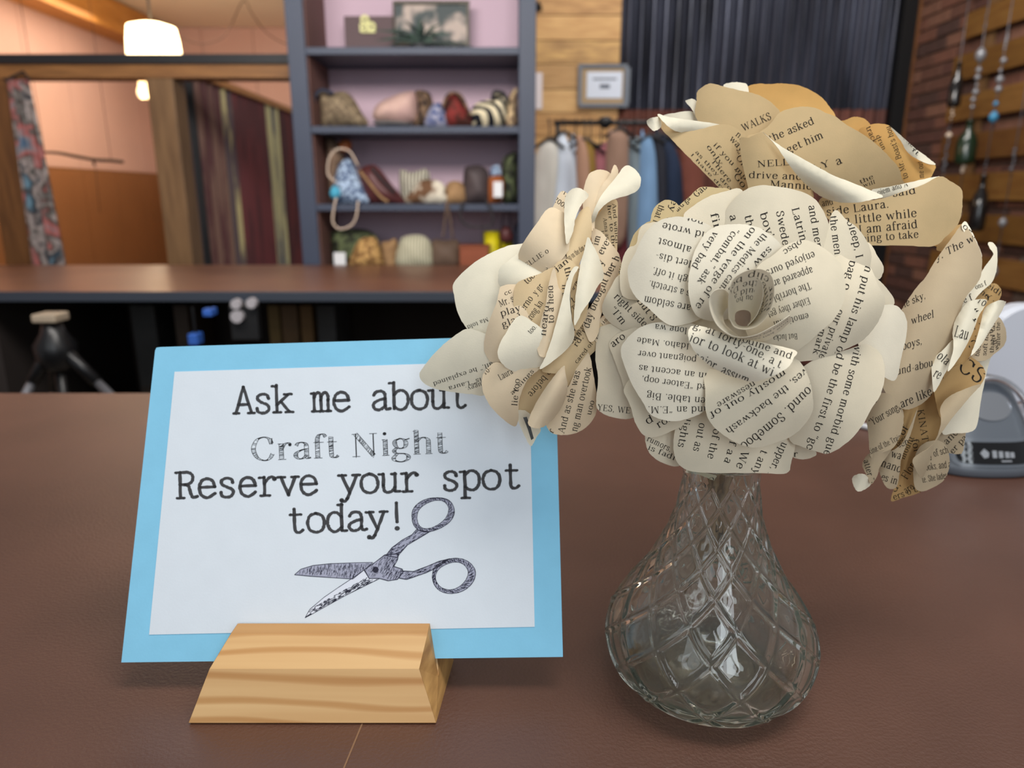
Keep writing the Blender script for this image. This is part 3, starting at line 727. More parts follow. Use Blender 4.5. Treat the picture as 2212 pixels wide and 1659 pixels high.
# tripod
tp_ = PY(110, 690, 1.75)
tr_ = thing('tripod', (tp_.x, 1.75, -.95), 'folded black tripod with silver leg sections and grey head below the far counter', 'tripod')
kb = M('tripod_black', (14, 14, 16), .35); sv_ = M('tripod_silver', (150, 150, 156), .3, metal=.8)
hz = PY(110, 685, 1.75).z
box('head_plate', PY(84, 690, 1.75).x, PY(136, 690, 1.75).x, 1.72, 1.78, PY(110, 694, 1.75).z, PY(110, 676, 1.75).z, M('tripod_plate', (150, 136, 118), .4), tr_, .004)
lathe('head', (tp_.x, 1.75, hz-.14), [(.02, 0), (.045, .02), (.05, .07), (.03, .10), (.02, .13)], kb, tr_, 16)
for (px_, py_, yy) in ((62, 840, 1.70), (225, 840, 1.72), (120, 860, 1.765)):
    q = PY(px_, py_, yy); p0 = Vector((tp_.x, 1.75, hz-.06)); d_ = q-p0; e_ = p0+d_*((-.95+.01-p0.z)/d_.z); m1 = p0+(e_-p0)*.33 if False else p0+d_*.86
    lg = tube('leg', [tuple(p0), tuple(m1)], .016, kb, tr_, 8)
    tube('leg_section', [tuple(m1), tuple(e_)], .011, sv_, lg, 8)
tube('centre_column', [(tp_.x, 1.75, hz-.1), (tp_.x, 1.75, hz-.5)], .014, kb, tr_, 8)
# little boxes and knobs
for (x0, y0, x1, y1, c, lab) in ((436, 668, 458, 684, (44, 78, 140), 'tiny bright blue box hanging under the far counter edge'), (404, 722, 428, 746, (48, 76, 130), 'small blue box just above the blue sign card')):
    a_ = PY(x0, y0, 1.9); b_ = PY(x1, y1, 1.9)
    t = thing('small_box', ((a_.x+b_.x)/2, 1.92, b_.z), lab, 'box')
    box('box_body', a_.x, b_.x, 1.9, 1.94, b_.z, a_.z, M('box_blue', (44, 84, 160), .4), t, .003)
    box('hanging_strap', (a_.x+b_.x)/2-.004, (a_.x+b_.x)/2+.004, 1.9201, 1.924, a_.z, -.031, kb, t)
kt = thing('power_strip', tuple(PY(515, 680, 1.935)), 'black power strip with three pale round plugs under the far counter', 'power strip')
a_ = PY(492, 648, 1.94); b_ = PY(560, 735, 1.94)
box('housing', a_.x, b_.x, 1.94, 1.97, b_.z, -.031, M('strip_black', (16, 16, 18), .5), kt, .003)
for (x_, y_, r_) in ((510, 657, .014), (543, 655, .014), (512, 684, .017)):
    p_ = PY(x_, y_, 1.925); V, Fq = tubev([(p_.x, 1.94, p_.z), (p_.x, 1.92, p_.z)], r_, 14); obj('plug', V, Fq, M('plug_pale', (150, 146, 150), .4), kt)

# ------------------------------------------------------------------ framed notice, paper slip, hook on the plank wall
nt_ = thing('notice', tuple(PY(1300, 230, YB2-.03)), 'white paper notice in a grey square frame on the plank wall', 'framed notice')
FN = (1100, 0, 3.3175)
Yn = YB2-.028
rectbox('backing', FN, 510, 480, 830, 750, Yn, .008, M('notice_board_tan', (166, 142, 108), .7), nt_)
rectbox('paper', FN, 558, 514, 805, 704, Yn-.008, .003, M('notice_white', (206, 216, 232), .7), nt_)
fg = M('notice_frame_grey', (96, 104, 116), .4)
for (x0, y0, x1, y1) in ((496, 462, 850, 486), (496, 742, 850, 770), (496, 486, 516, 742), (826, 486, 858, 742)): rectbox('frame', FN, x0, y0, x1, y1, Yn-.008, .02, fg, nt_)
for (x0, y0, x1, y1) in ((600, 560, 770, 572), (650, 604, 720, 634)): rectbox('blurred_writing', FN, x0, y0, x1, y1, Yn-.0105, .001, M('notice_ink', (96, 104, 118), .8), nt_)
ps = rectbox('paper_slip', FN, 168, 520, 236, 782, YB2-.02, .002, M('slip_white', (216, 210, 214), .7), None)
tag(ps, 'blank white paper slip pinned beside the shelf unit on the plank wall', 'paper')
hp = PY(*fr(FN, 208, 46), YB2-.04)
hk = thing('wall_hook', (hp.x, YB2-.01, hp.z), 'small black hook near the top of the plank wall beside the shelf unit', 'hook')
lathe('hook_plate', (hp.x, YB2-.018, hp.z-.02), [(.022, 0), (.024, .02), (.018, .04)], blk, hk, 16)
tube('hook_arm', [(hp.x, YB2-.03, hp.z), (hp.x, YB2-.08, hp.z-.01), (hp.x, YB2-.09, hp.z+.02)], .008, blk, hk)

# ------------------------------------------------------------------ clothes rail
YR = 3.7
rk = thing('clothes_rail', tuple(PY(1340, 262, YR)), 'black clothes rail in front of the plank wall, crowded with garments', 'clothes rail'); rk.location.z = -.95
ra = PY(*fr(FN, 320, 880), YR); rb = PY(*fr(FN, 1420, 876), YR)
tube('rail', [(ra.x, YR, ra.z), (rb.x, YR, ra.z)], .012, blk, rk)
for x_ in (ra.x+.02, rb.x-.02):
    tube('rail_post', [(x_, YR, ra.z), (x_, YR, -.94)], .011, blk, rk)
    box('rail_foot', x_-.02, x_+.02, YR-.25, YR+.25, -.95, -.93, blk, rk)
tube('second_rail', [(ra.x+.05, YR+.16, ra.z-.10), (rb.x-.03, YR+.16, ra.z-.10)], .008, blk, rk)
p_ = PY(*fr(FN, 690, 890), YR-.03); V, Fq = lathev((p_.x, YR-.02, p_.z-.02), [(.01, 0), (.035, .02), (.038, .04), (.02, .055)], 14); obj('rail_clamp', V, Fq, blk, rk, smooth=True)
gl = [
 ('cream grey cotton garment at the shelf end of the rail', [(210, 1060), (300, 1010), (350, 1090), (320, 1500), (270, 1950), (80, 1950), (110, 1450), (150, 1250)], (206, 204, 196), .10),
 ('white flared garment hanging on the rail', [(345, 1000), (390, 955), (430, 1040), (490, 1300), (540, 1900), (200, 1900), (270, 1450), (320, 1200)], (212, 222, 236), .12),
 ('pale blue-white shirt beside the white flared garment', [(430, 1010), (490, 1000), (520, 1150), (520, 1600), (440, 1600)], (196, 206, 222), .06),
 ('beige brown top on the rail beside the pale shirt', [(480, 1010), (540, 1010), (575, 1200), (560, 1500), (500, 1500)], (168, 130, 108), .06),
 ('mustard yellow top on the clothes rail', [(525, 1040), (605, 1040), (620, 1350), (560, 1500), (530, 1300)], (146, 114, 52), .06),
 ('dusty pink patterned top on the clothes rail', [(600, 1130), (640, 1050), (715, 1040), (720, 1400), (620, 1450)], (168, 104, 112), .07),
 ('taupe garment in the middle of the clothes rail', [(700, 1000), (760, 935), (840, 960), (855, 1100), (830, 1700), (700, 1700)], (136, 108, 92), .08),
 ('narrow maroon garment on the clothes rail', [(795, 1040), (840, 1030), (850, 1700), (845, 2300), (765, 2300)], (92, 34, 40), .05),
 ('grey-green denim garment on the clothes rail', [(845, 1100), (880, 1010), (940, 1000), (975, 1300), (950, 2300), (835, 2300)], (124, 138, 146), .06),
 ('light blue denim jeans on the clothes rail', [(940, 1040), (975, 985), (1025, 1000), (1060, 1300), (1060, 2300), (910, 2300)], (104, 136, 170), .07),
 ('black jacket between the jeans and the navy coat', [(1030, 1000), (1090, 970), (1130, 1300), (1110, 2200), (1040, 2200)], (30, 32, 42), .07),
 ('navy blue coat hanging on the clothes rail', [(1090, 990), (1160, 1010), (1230, 1180), (1270, 1500), (1290, 2100), (1050, 2100), (1080, 1400)], (26, 40, 64), .10),
 ('rust brown garment at the far end of the rail', [(1235, 1060), (1300, 1000), (1370, 1060), (1400, 1700), (1280, 1800), (1250, 1400)], (104, 56, 44), .07)]
for i, (lab, ol, c, T) in enumerate(gl):
    t = bagthing('garment', lab, 'garment', FN, ol, YR-.10+.055*(i % 3), T*.5, M('cloth_%d' % i, c, .85, var=.12, scale=7, stretch=(3, 3, .3)), group='garments on the clothes rail')
    tx = (min(p[0] for p in ol[:4])+max(p[0] for p in ol[:3]))/2; ty = min(p[1] for p in ol)
    p_ = PY(*fr(FN, tx, ty+10), YR); yy_ = YR-.10+.055*(i % 3)
    tube('hanger', [(p_.x-.075, yy_, p_.z-.035), (p_.x-.01, yy_, p_.z+.008), (p_.x+.01, yy_, p_.z+.008), (p_.x+.075, yy_, p_.z-.035)], .008, blk, t, 6)
    tube('hook', catmull([(p_.x, yy_, p_.z+.008), (p_.x, yy_, ra.z-.01), (p_.x, YR-.018, ra.z+.010), (p_.x, YR, ra.z+.018), (p_.x, YR+.018, ra.z+.002)], 4), .0035, blk, t, 6)

# ------------------------------------------------------------------ back room: lamp, cord, scarf, branch
lp = thing('pendant_lamp', tuple(PD(330, 60, 3.9)), 'glowing cream pendant lamp with a fringed shade in the back room', 'lamp')
d_ = 3.9
c_ = PD(330, 86, d_); rr_ = 55/F*d_; zt_ = PD(330, 54, d_).z; zb_ = PD(330, 150, d_).z
glow = M('lamp_shade_glow', (255, 224, 172), .6, emit=8)
H_ = zt_-zb_
lathe('lamp_shade', (c_.x, c_.y, zb_), [(rr_*1.0, 0), (rr_*1.0, H_*.3), (rr_*.96, H_*.65), (rr_*.88, H_*.93), (rr_*.5, H_), (.01, H_)], glow, lp, 32)
for k in range(20):
    a_ = 2*pi*k/20; box('fringe', c_.x+rr_*1.0*cos(a_)-.003, c_.x+rr_*1.0*cos(a_)+.003, c_.y+rr_*1.0*sin(a_)-.003, c_.y+rr_*1.0*sin(a_)+.003, zb_-.02, zb_+.02, glow, lp)
z2 = PD(298, 213, d_).z; zz_ = PD(298, 165, d_).z
for (px_) in (292, 304, 356):
    q = PD(px_, 200, d_); lathe('bulb', (q.x, c_.y, z2+.01), [(.008, 0), (.022, .015), (.024, .04), (.012, .07), (.010, zb_-z2)], M('bulb_glow', (255, 220, 170), .5, emit=2.6), lp, 12)
tube('hanging_cord', [(c_.x, c_.y, zt_), (c_.x, c_.y, zc+.005)], .006, blk, lp)
l = bpy.data.lights.new('lamp_light', 'POINT'); l.energy = 15; l.color = (1, .80, .55); l.shadow_soft_size = .08
lo = bpy.data.objects.new('lamp_light', l); COL.objects.link(lo); lo.location = (c_.x, c_.y-.0, zb_-.16)
# swagged cord
dsw = 4.6
sw = [(PD(372, 74, d_)), PD(420, 92, 4.1), PD(452, 92, 4.3), PD(490, 72, 4.45), PD(525, 2, dsw)]
tsw = tube('swag_cord', catmull([tuple(p) for p in sw]+[tuple(PD(545, 30, dsw)), tuple(PD(575, 70, dsw)), tuple(PD(620, 96, dsw)), tuple(PD(660, 100, dsw)), tuple(PD(700, 60, dsw))], 6), .0032, M('cord_brown', (84, 58, 44), .7), None, 6)
tag(tsw, 'thin brown cord swagged from a ceiling hook in the back room', 'cord')
# scarf
sc_ = thing('scarf', tuple(PY(70, 560, 2.98)), 'long patterned red, black and turquoise scarf hanging beside the left timber post', 'scarf'); sc_.location.z = -.5
sm_ = bpy.data.materials.new('scarf_print'); sm_.use_nodes = True; nn_ = sm_.node_tree.nodes; LL = sm_.node_tree.links
tc = nn_.new('ShaderNodeTexCoord'); vz_ = nn_.new('ShaderNodeTexNoise'); vz_.inputs['Scale'].default_value = 9; vz_.inputs['Detail'].default_value = 3
cr = nn_.new('ShaderNodeValToRGB'); cr.color_ramp.interpolation = 'LINEAR'
cols = [(0.30, (84, 116, 134)), (.38, (34, 34, 40)), (.45, (150, 138, 134)), (.52, (60, 58, 54)), (.58, (156, 84, 80)), (.66, (120, 116, 120)), (.75, (58, 88, 116))]
while len(cr.color_ramp.elements) < len(cols): cr.color_ramp.elements.new(.5)
for e, (p, c) in zip(cr.color_ramp.elements, cols): e.position = p; e.color = (*lin(c), 1)
LL.new(tc.outputs['Object'], vz_.inputs['Vector']); LL.new(vz_.outputs['Fac'], cr.inputs[0]); LL.new(cr.outputs[0], nn_['Principled BSDF'].inputs['Base Color'])
a_ = PY(14, 172, 2.98); b_ = PY(58, 172, 2.98); V = []; Fq = []; nx, nz_ = 24, 30
zlo = -.25; bL = PY(62, 566, 2.98); bR = PY(140, 566, 2.98)
for j in range(nz_+1):
    t = j/nz_; z_ = a_.z+(zlo-a_.z)*t; s_ = (a_.z-z_)/(a_.z-bL.z)
    xL = a_.x+(bL.x-a_.x)*s_; xR = b_.x+(bR.x-b_.x)*s_
    for i in range(nx+1):
        u = i/nx; V.append((xL+(xR-xL)*u, 2.98+.022*sin(u*14+t*2)*(.5+t*.5), z_))
for j in range(nz_):
    for i in range(nx): Fq.append((j*(nx+1)+i, (j+1)*(nx+1)+i, (j+1)*(nx+1)+i+1, j*(nx+1)+i+1))
k = len(V); V += [(x_, y_+.002, z_) for (x_, y_, z_) in V]; Fq += [tuple(reversed([v+k for v in f])) for f in Fq]
obj('cloth', V, Fq, sm_, sc_, smooth=True)
tube('hanging_loop', [(( a_.x+b_.x)/2-.05, 2.98, a_.z-.004), ((a_.x+b_.x)/2, 3.03, zb0+.02), ((a_.x+b_.x)/2+.05, 2.98, a_.z-.004)], .005, blk, sc_)
# branch
bk = M('branch_bark', (74, 54, 40), .8, var=.2, scale=40)
br = thing('hanging_branch', tuple(PY(205, 345, 3.6)), 'thin dark driftwood branch hanging before the pink wall with threads below', 'branch')
tube('branch', catmull([tuple(PY(*p, 3.6)) for p in ((70, 330), (120, 330), (165, 338), (205, 345), (240, 347), (266, 350))], 5), [.004+.004*min(1, i/8) for i in range(26)], bk, br)
tube('twig', [tuple(PY(202, 345, 3.6)), tuple(PY(204, 358, 3.6))], .006, bk, br)
tube('thread', [tuple(PY(206, 356, 3.6)), tuple(PY(216, 460, 3.6))], .0016, bk, br, 5)
tube('thread', [tuple(PY(96, 330, 3.6)), (PY(96, 330, 3.6).x, 3.6, zc+.012)], .0016, bk, br, 5); tube('thread', [tuple(PY(240, 347, 3.6)), (PY(240, 347, 3.6).x, 3.6, zc+.012)], .0012, bk, br, 5)

# ------------------------------------------------------------------ hanging bottles and beads at the right
gG = M('bottle_green_glass', (18, 40, 24), .2, spec=.7); gK = M('bottle_dark_glass', (22, 20, 20), .10, spec=.7); gC = M('bottle_clear_glass', (128, 130, 136), .2, spec=.7, metal=.2)
gS = M('beads_silver', (92, 92, 98), .35, metal=.4); gB = M('bead_turquoise', (60, 130, 170), .3); gW = M('bead_pale', (214, 196, 176), .3); gL = M('bead_lilac', (150, 140, 190), .3)
XB = XR-.22
def chime(px0, py0, items, lab, dx=-22):
    top = PX(px0, py0, XB); ytop = top.y
    t = thing('bottle_chime', (XB, ytop, zc), lab, 'bottle chime', 'hanging bottle chimes')
    zs_ = []
    for (kind, y0, y1, w_, m) in items:
        z0_ = (PY(px0, y1, ytop)).z; z1_ = (PY(px0, y0, ytop)).z; zs_.append(z0_)
        d = ytop*.97; r_ = w_/2/F*d
        if kind == 'bottle':
            hh = z1_-z0_; lathe('bottle', (XB, ytop, z0_), [(r_*.6, 0), (r_*.95, hh*.03), (r_, hh*.12), (r_, hh*.50), (r_*.75, hh*.66), (r_*.38, hh*.78), (r_*.34, hh*.96), (r_*.42, hh*.97), (r_*.42, hh)], m, t, 18)
        elif kind == 'strip':
            n_ = max(3, int((z1_-z0_)/(r_*1.5))); V = []; Fq = []
            for k in range(n_):
                zz_ = z0_+(z1_-z0_)*(k+.5)/n_; r_ = w_/2/F*d*random.uniform(.35, .85); v, f = lathev((XB+random.uniform(-.004, .004), ytop, zz_-r_*.7), [(r_*.3, 0), (r_, r_*.6), (r_*.9, r_*1.3), (r_*.3, r_*2.0)], 8)
                Fq += [tuple(i+len(V) for i in q) for q in f]; V += v
            obj('bead_string', V, Fq, m, t, smooth=True)
        else:
            hh = z1_-z0_; lathe('bead', (XB, ytop, z0_), [(r_*.3, 0), (r_, hh*.35), (r_, hh*.65), (r_*.3, hh)], m, t, 14)
    tube('hanging_cord', [(XB, ytop, zc+.005), (XB, ytop, min(zs_))], .0025, gS, t, 5)
chime(2074, 130, [('bottle', 135, 232, 26, gK), ('bead', 178, 212, 20, gS), ('strip', 215, 260, 9, gW), ('bead', 286, 298, 12, gW), ('strip', 275, 400, 12, gS)], 'chime with a dark bottle and silver beads, hanging over bare brick')
chime(2128, 60, [('strip', 0, 70, 8, gS), ('bead', 102, 136, 20, gC), ('strip', 145, 240, 17, gC), ('bottle', 260, 356, 40, gG), ('strip', 358, 374, 12, gW), ('bead', 450, 476, 18, gW)], 'chime with a green glass bottle and clear crystal strand')
chime(2178, 60, [('strip', 65, 110, 10, gC), ('strip', 122, 205, 20, gC), ('bead', 218, 230, 10, gB), ('bead', 240, 266, 18, gB), ('strip', 340, 380, 9, gS), ('bottle', 378, 500, 34, gK), ('bead', 450, 492, 12, gL)], 'chime with sparkling crystals, turquoise beads and a dark bottle')
chime(2206, 250, [('strip', 320, 372, 12, gS), ('bead', 470, 492, 16, gC), ('strip', 520, 560, 9, gS), ('bead', 574, 600, 14, gC)], 'chime of silver beads and clear drops at the right edge')
# ------------------------------------------------------------------ near counter
lam = M('counter_laminate', (92, 60, 47), 0.42, rgb2=(79, 50, 38), scale=9, bump=0.22, bscale=520, spec=0.75)
edge_dark = M('counter_edge_black', (38, 40, 44), 0.5)
near = thing('counter', (-0.2, 0.45, -0.95), 'brown laminate counter holding the blue sign and the glass vase', 'counter')
def plate(name, x0, x1, y0, y1, z0, z1, m, parent): return box(name, x0, x1, y0, y1, z0, z1, m, parent, bev=0.0015)
gapx = 0
a = PZ(772, 1590, 0); b = PZ(744, 1659, 0)
sl = (b.x-a.x)/(b.y-a.y)
YB, YF = 0.935, 0.02
def slab(x_of0, x_of1, nm):
    v = []
    for z_ in (-0.036, 0):
        for y_ in (YF, YB): v += [(x_of0(y_), y_, z_), (x_of1(y_), y_, z_)]
    f = [(0, 2, 3, 1), (4, 5, 7, 6), (0, 1, 5, 4), (2, 6, 7, 3), (0, 4, 6, 2), (1, 3, 7, 5)]
    return obj(nm, v, f, lam, near)
seam = lambda y: a.x + sl*(y-a.y)
yj = a.y+.012
# one worktop; the seam in front of the stand is a filled joint lying flush in it
slab(lambda y: -1.75, lambda y: 1.75, 'worktop')
sv = []; 
pts = [(seam(YF+(yj-YF)*i/10)+random.uniform(-.0003, .0003), YF+(yj-YF)*i/10) for i in range(11)]
for (x, y) in pts: sv += [(x-.0004+random.uniform(-.00012, .00012), y, .00015), (x+.0004, y, .00015)]
obj('seam', sv, [(2*i, 2*i+1, 2*i+3, 2*i+2) for i in range(10)], M('seam_filler', (128, 96, 70), .8), near)
box('cabinet_body', -1.7, 1.7, .06, .90, -.93, -.037, M('cabinet_dark', (36, 30, 26), .7), near)
box('edge_strip', -1.75, 1.75, YB, YB+.003, -.036, -.001, edge_dark, near)

# ------------------------------------------------------------------ wooden stand for the sign
pine = M('pine_wood', (214, 176, 124), 0.55, rgb2=(194, 150, 98), scale=70, stretch=(.04, 1, 1), detail=3)
_n = pine.node_tree.nodes; _w = _n.new('ShaderNodeTexWave'); _w.bands_direction = 'Z'; _w.inputs['Scale'].default_value = 38; _w.inputs['Distortion'].default_value = 11; _w.inputs['Detail'].default_value = 2; _w.inputs['Detail Scale'].default_value = .6
_m = _n.new('ShaderNodeMapping'); _m.inputs['Scale'].default_value = (.16, .9, 1); _m.inputs['Rotation'].default_value = (0, radians(1.2), 0)
_c = _n.new('ShaderNodeValToRGB'); _c.color_ramp.elements[0].position = .62; _c.color_ramp.elements[0].color = (1, 1, 1, 1); _c.color_ramp.elements[1].position = .97; _c.color_ramp.elements[1].color = (.74, .60, .44, 1)
_x = _n.new('ShaderNodeMix'); _x.data_type = 'RGBA'; _x.blend_type = 'MULTIPLY'; _x.inputs[0].default_value = .85
_L = pine.node_tree.links; _tc = [q for q in _n if q.type == 'TEX_COORD'][0]; _b = _n['Principled BSDF']; _src = _b.inputs['Base Color'].links[0].from_socket
_L.new(_tc.outputs['Object'], _m.inputs[0]); _L.new(_m.outputs[0], _w.inputs['Vector']); _L.new(_w.outputs['Fac'], _c.inputs[0]); _L.new(_src, _x.inputs[6]); _L.new(_c.outputs[0], _x.inputs[7]); _L.new(_x.outputs[2], _b.inputs['Base Color'])
end_grain = M('pine_end_grain', (206, 160, 98), 0.6, rgb2=(140, 98, 54), scale=120, stretch=(1, .2, 1))
TILT = radians(27.8)
card_y0, card_z0 = 0.3290, 0.0165           # bottom edge of the card, inside the slot
def cardy(z): return card_y0+(z-card_z0)*tan(TILT)
#  cross-section, front to back: (y, z, x_left, x_right)
sec = [(.3050, .0012, -.1644, -.0387), (.3062, .0, -.1640, -.0389), (.3570, .0, -.1560, -.0340), (.3560, .012, -.1535, -.0365), (.3470, .022, -.1500, -.0400),
       (cardy(.0220)+.0016, .0220, -.1500, -.0408), (cardy(.0125)+.0016, .0125, -.1515, -.0392), (cardy(.0125)-.0012, .0125, -.1518, -.0394),
       (cardy(.0365)-.0012, .0365, -.1484, -.0446), (.3290, .0368, -.1484, -.0446), (.3140, .0262, -.1548, -.0476)]
V = [(s[2], s[0], s[1]) for s in sec]+[(s[3], s[0], s[1]) for s in sec]; n = len(sec)
Fq = [(i, (i+1) % n, n+(i+1) % n, n+i) for i in range(n)]
tri = delaunay_2d_cdt([Vector((s[0], s[1])) for s in sec], [(i, (i+1) % n) for i in range(n)], [], 1, 1e-7)[2]
poly2 = [(s[0], s[1]) for s in sec]
tri = [t for t in tri if inside(poly2, sum(sec[i][0] for i in t)/3, sum(sec[i][1] for i in t)/3)]
st = thing('sign_stand', (-.10, .33, 0), 'small pale pine block with slanted faces holding up the blue card', 'sign stand')
obj('block', V, Fq+[tuple(t) for t in tri]+[tuple(n+i for i in reversed(t)) for t in tri], pine, st)
ev = [(V[i][0]-.0001, V[i][1], V[i][2]) for i in range(n)]+[(V[n+i][0]+.00012, V[n+i][1], V[n+i][2]) for i in range(n)]
obj('cut_end', ev[:n], [tuple(t) for t in tri], end_grain, st); obj('cut_end', ev[n:], [tuple(t) for t in tri], end_grain, st)

# ------------------------------------------------------------------ blue card with its white sheet
# card plane: passes (y=card_y0, z=card_z0), leans back, turned slightly
pl0 = Vector((-.1, card_y0, card_z0)); yaw = radians(0.8)
pu = Vector((cos(yaw), -sin(yaw), 0)); pv = Vector((0, sin(TILT), cos(TILT))); pn = pu.cross(pv).normalized()
if pn.y > 0: pn = -pn
def on_card(px, py, h=0.0):
    r = ray(px, py); o_ = Vector((0, 0, CH)); q = pl0+pn*h
    t = (q-o_).dot(pn)/r.dot(pn); return o_+r*t
def flat_sheet(name, corners, h0, h1, m, parent, rad=0):
    k = len(corners); V = [tuple(on_card(*c, h1)) for c in corners]; V += [tuple(Vector(v)-pn*(h1-h0)) for v in V]
    f = [tuple(range(k)), tuple(range(2*k-1, k-1, -1))]+[(i, i+k, (i+1) % k+k, (i+1) % k) for i in range(k)]
    return obj(name, V, f, m, parent)
sg = thing('sign', tuple(on_card(740, 1425)), 'sky-blue card with white sheet reading Ask me about Craft Night, in the pine block', 'sign')
blue = M('card_blue', (128, 188, 216), 0.75, var=.03, scale=60, bump=.04, bscale=700, spec=.2)
white = M('card_white_sheet', (206, 213, 220), 0.7, var=.012, scale=80, bump=.04, bscale=900, spec=.25)
flat_sheet('blue_card', [(335, 757), (338, 751), (346, 749.6), (1198, 723.5), (1216, 1419), (262, 1431)], -.0006, 0.0, blue, sg)
ws = flat_sheet('white_sheet', [(377, 803), (1143, 779), (1155, 1354), (322, 1371)], 0.00005, .0003, white, sg)
kink = M('sign_ink_grey', (66, 66, 68), .8, spec=.1); kink2 = M('sign_ink_black', (40, 40, 42), .8, spec=.1)
csurf = lambda x, y: on_card(x, y, .0003)
def put_text(name, lines, m, style):
    pol = []
    for l in lines: pol += textpolys(l[0], *l[1:6], style)
    V, Fc = lift(pol, csurf, .00012); obj(name, V, Fc, m, ws)
put_text('lettering', [('Ask me about', 506, 894, 1012, 881, 41)], kink, 'type')
put_text('lettering', [('Craft Night', 542, 996, 970, 979, 36)], kink2, 'hatch')
put_text('lettering', [('Reserve your spot', 382, 1077, 1128, 1055, 41)], kink, 'type')
put_text('lettering', [('today!', 618, 1152, 880, 1143, 41)], kink, 'type')
# printed pair of scissors
FS = (600, 780, 2.592)
def S_(pts): return [fr(FS, *p) for p in pts]
scis = []
sc_fill = M('sign_ink_lilac', (158, 160, 178), .8, spec=.1); sc_line = M('sign_ink_dark', (52, 52, 66), .8, spec=.1); sc_lite = M('sign_ink_pale', (212, 216, 226), .8, spec=.1)
def ring_quads(outer, inner, N=48):
    def res(p):
        c = catmull(p, 12, True); cx_ = sum(q[0] for q in c)/len(c); cy_ = sum(q[1] for q in c)/len(c); out = []
        return c, cx_, cy_
    co, ax, ay = res(outer); ci, bx_, by_ = res(inner)
    def at(c, x0, y0, a):
        best = min(c, key=lambda q: abs((atan2(q[1]-y0, q[0]-x0)-a+pi) % (2*pi)-pi)); return best
    return [(at(co, bx_, by_, -pi+2*pi*i/N), at(ci, bx_, by_, -pi+2*pi*i/N)) for i in range(N)]
r1o = S_([(752, 880), (756, 835), (785, 798), (835, 772), (900, 765), (950, 775), (980, 805), (989, 850), (970, 892), (930, 925), (880, 947), (830, 957), (790, 947), (762, 918)])
r1i = S_([(780, 880), (788, 838), (825, 802), (880, 781), (930, 786), (956, 820), (950, 862), (920, 900), (870, 930), (822, 938), (792, 920)])
r2o = S_([(866, 1195), (880, 1155), (920, 1125), (980, 1105), (1040, 1110), (1085, 1138), (1107, 1180), (1097, 1230), (1060, 1272), (1010, 1296), (950, 1300), (900, 1280), (872, 1240)])
r2i = S_([(884, 1200), (905, 1162), (950, 1135), (1000, 1125), (1042, 1140), (1066, 1176), (1056, 1220), (1020, 1260), (970, 1280), (920, 1270), (890, 1238)])
shanks = [S_([(775, 945), (850, 955), (800, 985), (725, 1030), (685, 1075), (670, 1100), (605, 1088), (640, 1045), (700, 1000), (752, 972)]),
          S_([(690, 1175), (760, 1178), (830, 1152), (900, 1122), (965, 1106), (930, 1128), (885, 1160), (830, 1185), (770, 1206), (720, 1222), (680, 1215)]),
          S_([(485, 1168), (540, 1130), (600, 1085), (676, 1078), (672, 1110), (650, 1150), (698, 1165), (700, 1185), (670, 1222), (620, 1230), (570, 1217), (512, 1217)])]
blades = [S_([(94, 1196), (130, 1165), (200, 1144), (300, 1134), (420, 1129), (532, 1127), (490, 1165), (420, 1220), (300, 1212), (180, 1204)]),
          S_([(153, 1437), (180, 1390), (260, 1322), (340, 1267), (420, 1214), (482, 1170), (512, 1217), (572, 1217), (480, 1262), (380, 1312), (280, 1367), (200, 1412)])]
fills = []; lines_ = []; lites = []
rs = random.Random(5)
def addpoly(poly, out):
    V2, tr = triangulate(poly, 12)
    for t in tr: out.append([V2[i] for i in t])
def outline(poly, wd, out):
    c = poly+[poly[0]]
    for i in range(len(c)-1): ribbon([c[i], c[i+1]], lambda dx, dy, t: wd*rs.uniform(.7, 1.3), out)
def hatch(poly, ang, step, wd, out, dens=.8, test=None):
    x0 = min(p[0] for p in poly); x1 = max(p[0] for p in poly); y0 = min(p[1] for p in poly); y1 = max(p[1] for p in poly)
    ca, sa = cos(radians(ang)), sin(radians(ang)); k = int(((x1-x0)+(y1-y0))*2/step)
    for i in range(k*4):
        x = rs.uniform(x0, x1); y = rs.uniform(y0, y1); l = rs.uniform(3, 9)
        p = (x, y); q = (x+ca*l, y+sa*l)
        if inside(poly, *p) and inside(poly, *q) and rs.random() < dens and (test is None or test(x, y)): ribbon([p, q], lambda dx, dy, t: rs.uniform(.5, wd), out)
for (ro, ri) in ((r1o, r1i), (r2o, r2i)):
    q = ring_quads(ro, ri); n_ = len(q)
    for i in range(n_):
        a_, b_ = q[i], q[(i+1) % n_]; fills.append([a_[0], b_[0], b_[1], a_[1]])
        ribbon([a_[0], b_[0]], lambda dx, dy, t: rs.uniform(1.0, 2.0), lines_); ribbon([a_[1], b_[1]], lambda dx, dy, t: rs.uniform(.8, 1.6), lines_)
        for k in range(5):
            t = rs.random(); u0, u1 = sorted((rs.random(), rs.random()))
            P0 = (a_[0][0]*(1-u0)+a_[1][0]*u0, a_[0][1]*(1-u0)+a_[1][1]*u0); P1 = (b_[0][0]*(1-u1)+b_[1][0]*u1, b_[0][1]*(1-u1)+b_[1][1]*u1)
            if rs.random() < .75: ribbon([P0, P1], lambda dx, dy, t: rs.uniform(.5, 1.3), lines_)
for p in shanks:
    addpoly(p, fills); outline(p, 1.7, lines_); hatch(p, 300 if p is shanks[2] else 330, 3, 1.3, lines_)
addpoly(blades[0], fills); outline(blades[0], 1.3, lines_); hatch(blades[0], 280, 3, 1.1, lines_)
addpoly(blades[1], lites); outline(blades[1], 1.2, lines_)
for pw in (0, 1): hatch(blades[1], 330, 2, 1.5, lines_, 1, lambda x, y: (x-659)*.56+(y-1334) > -12)
dots(*fr(FS, 548, 1168), 7, lines_); dots(*fr(FS, 550, 1166), 4.6, lites)
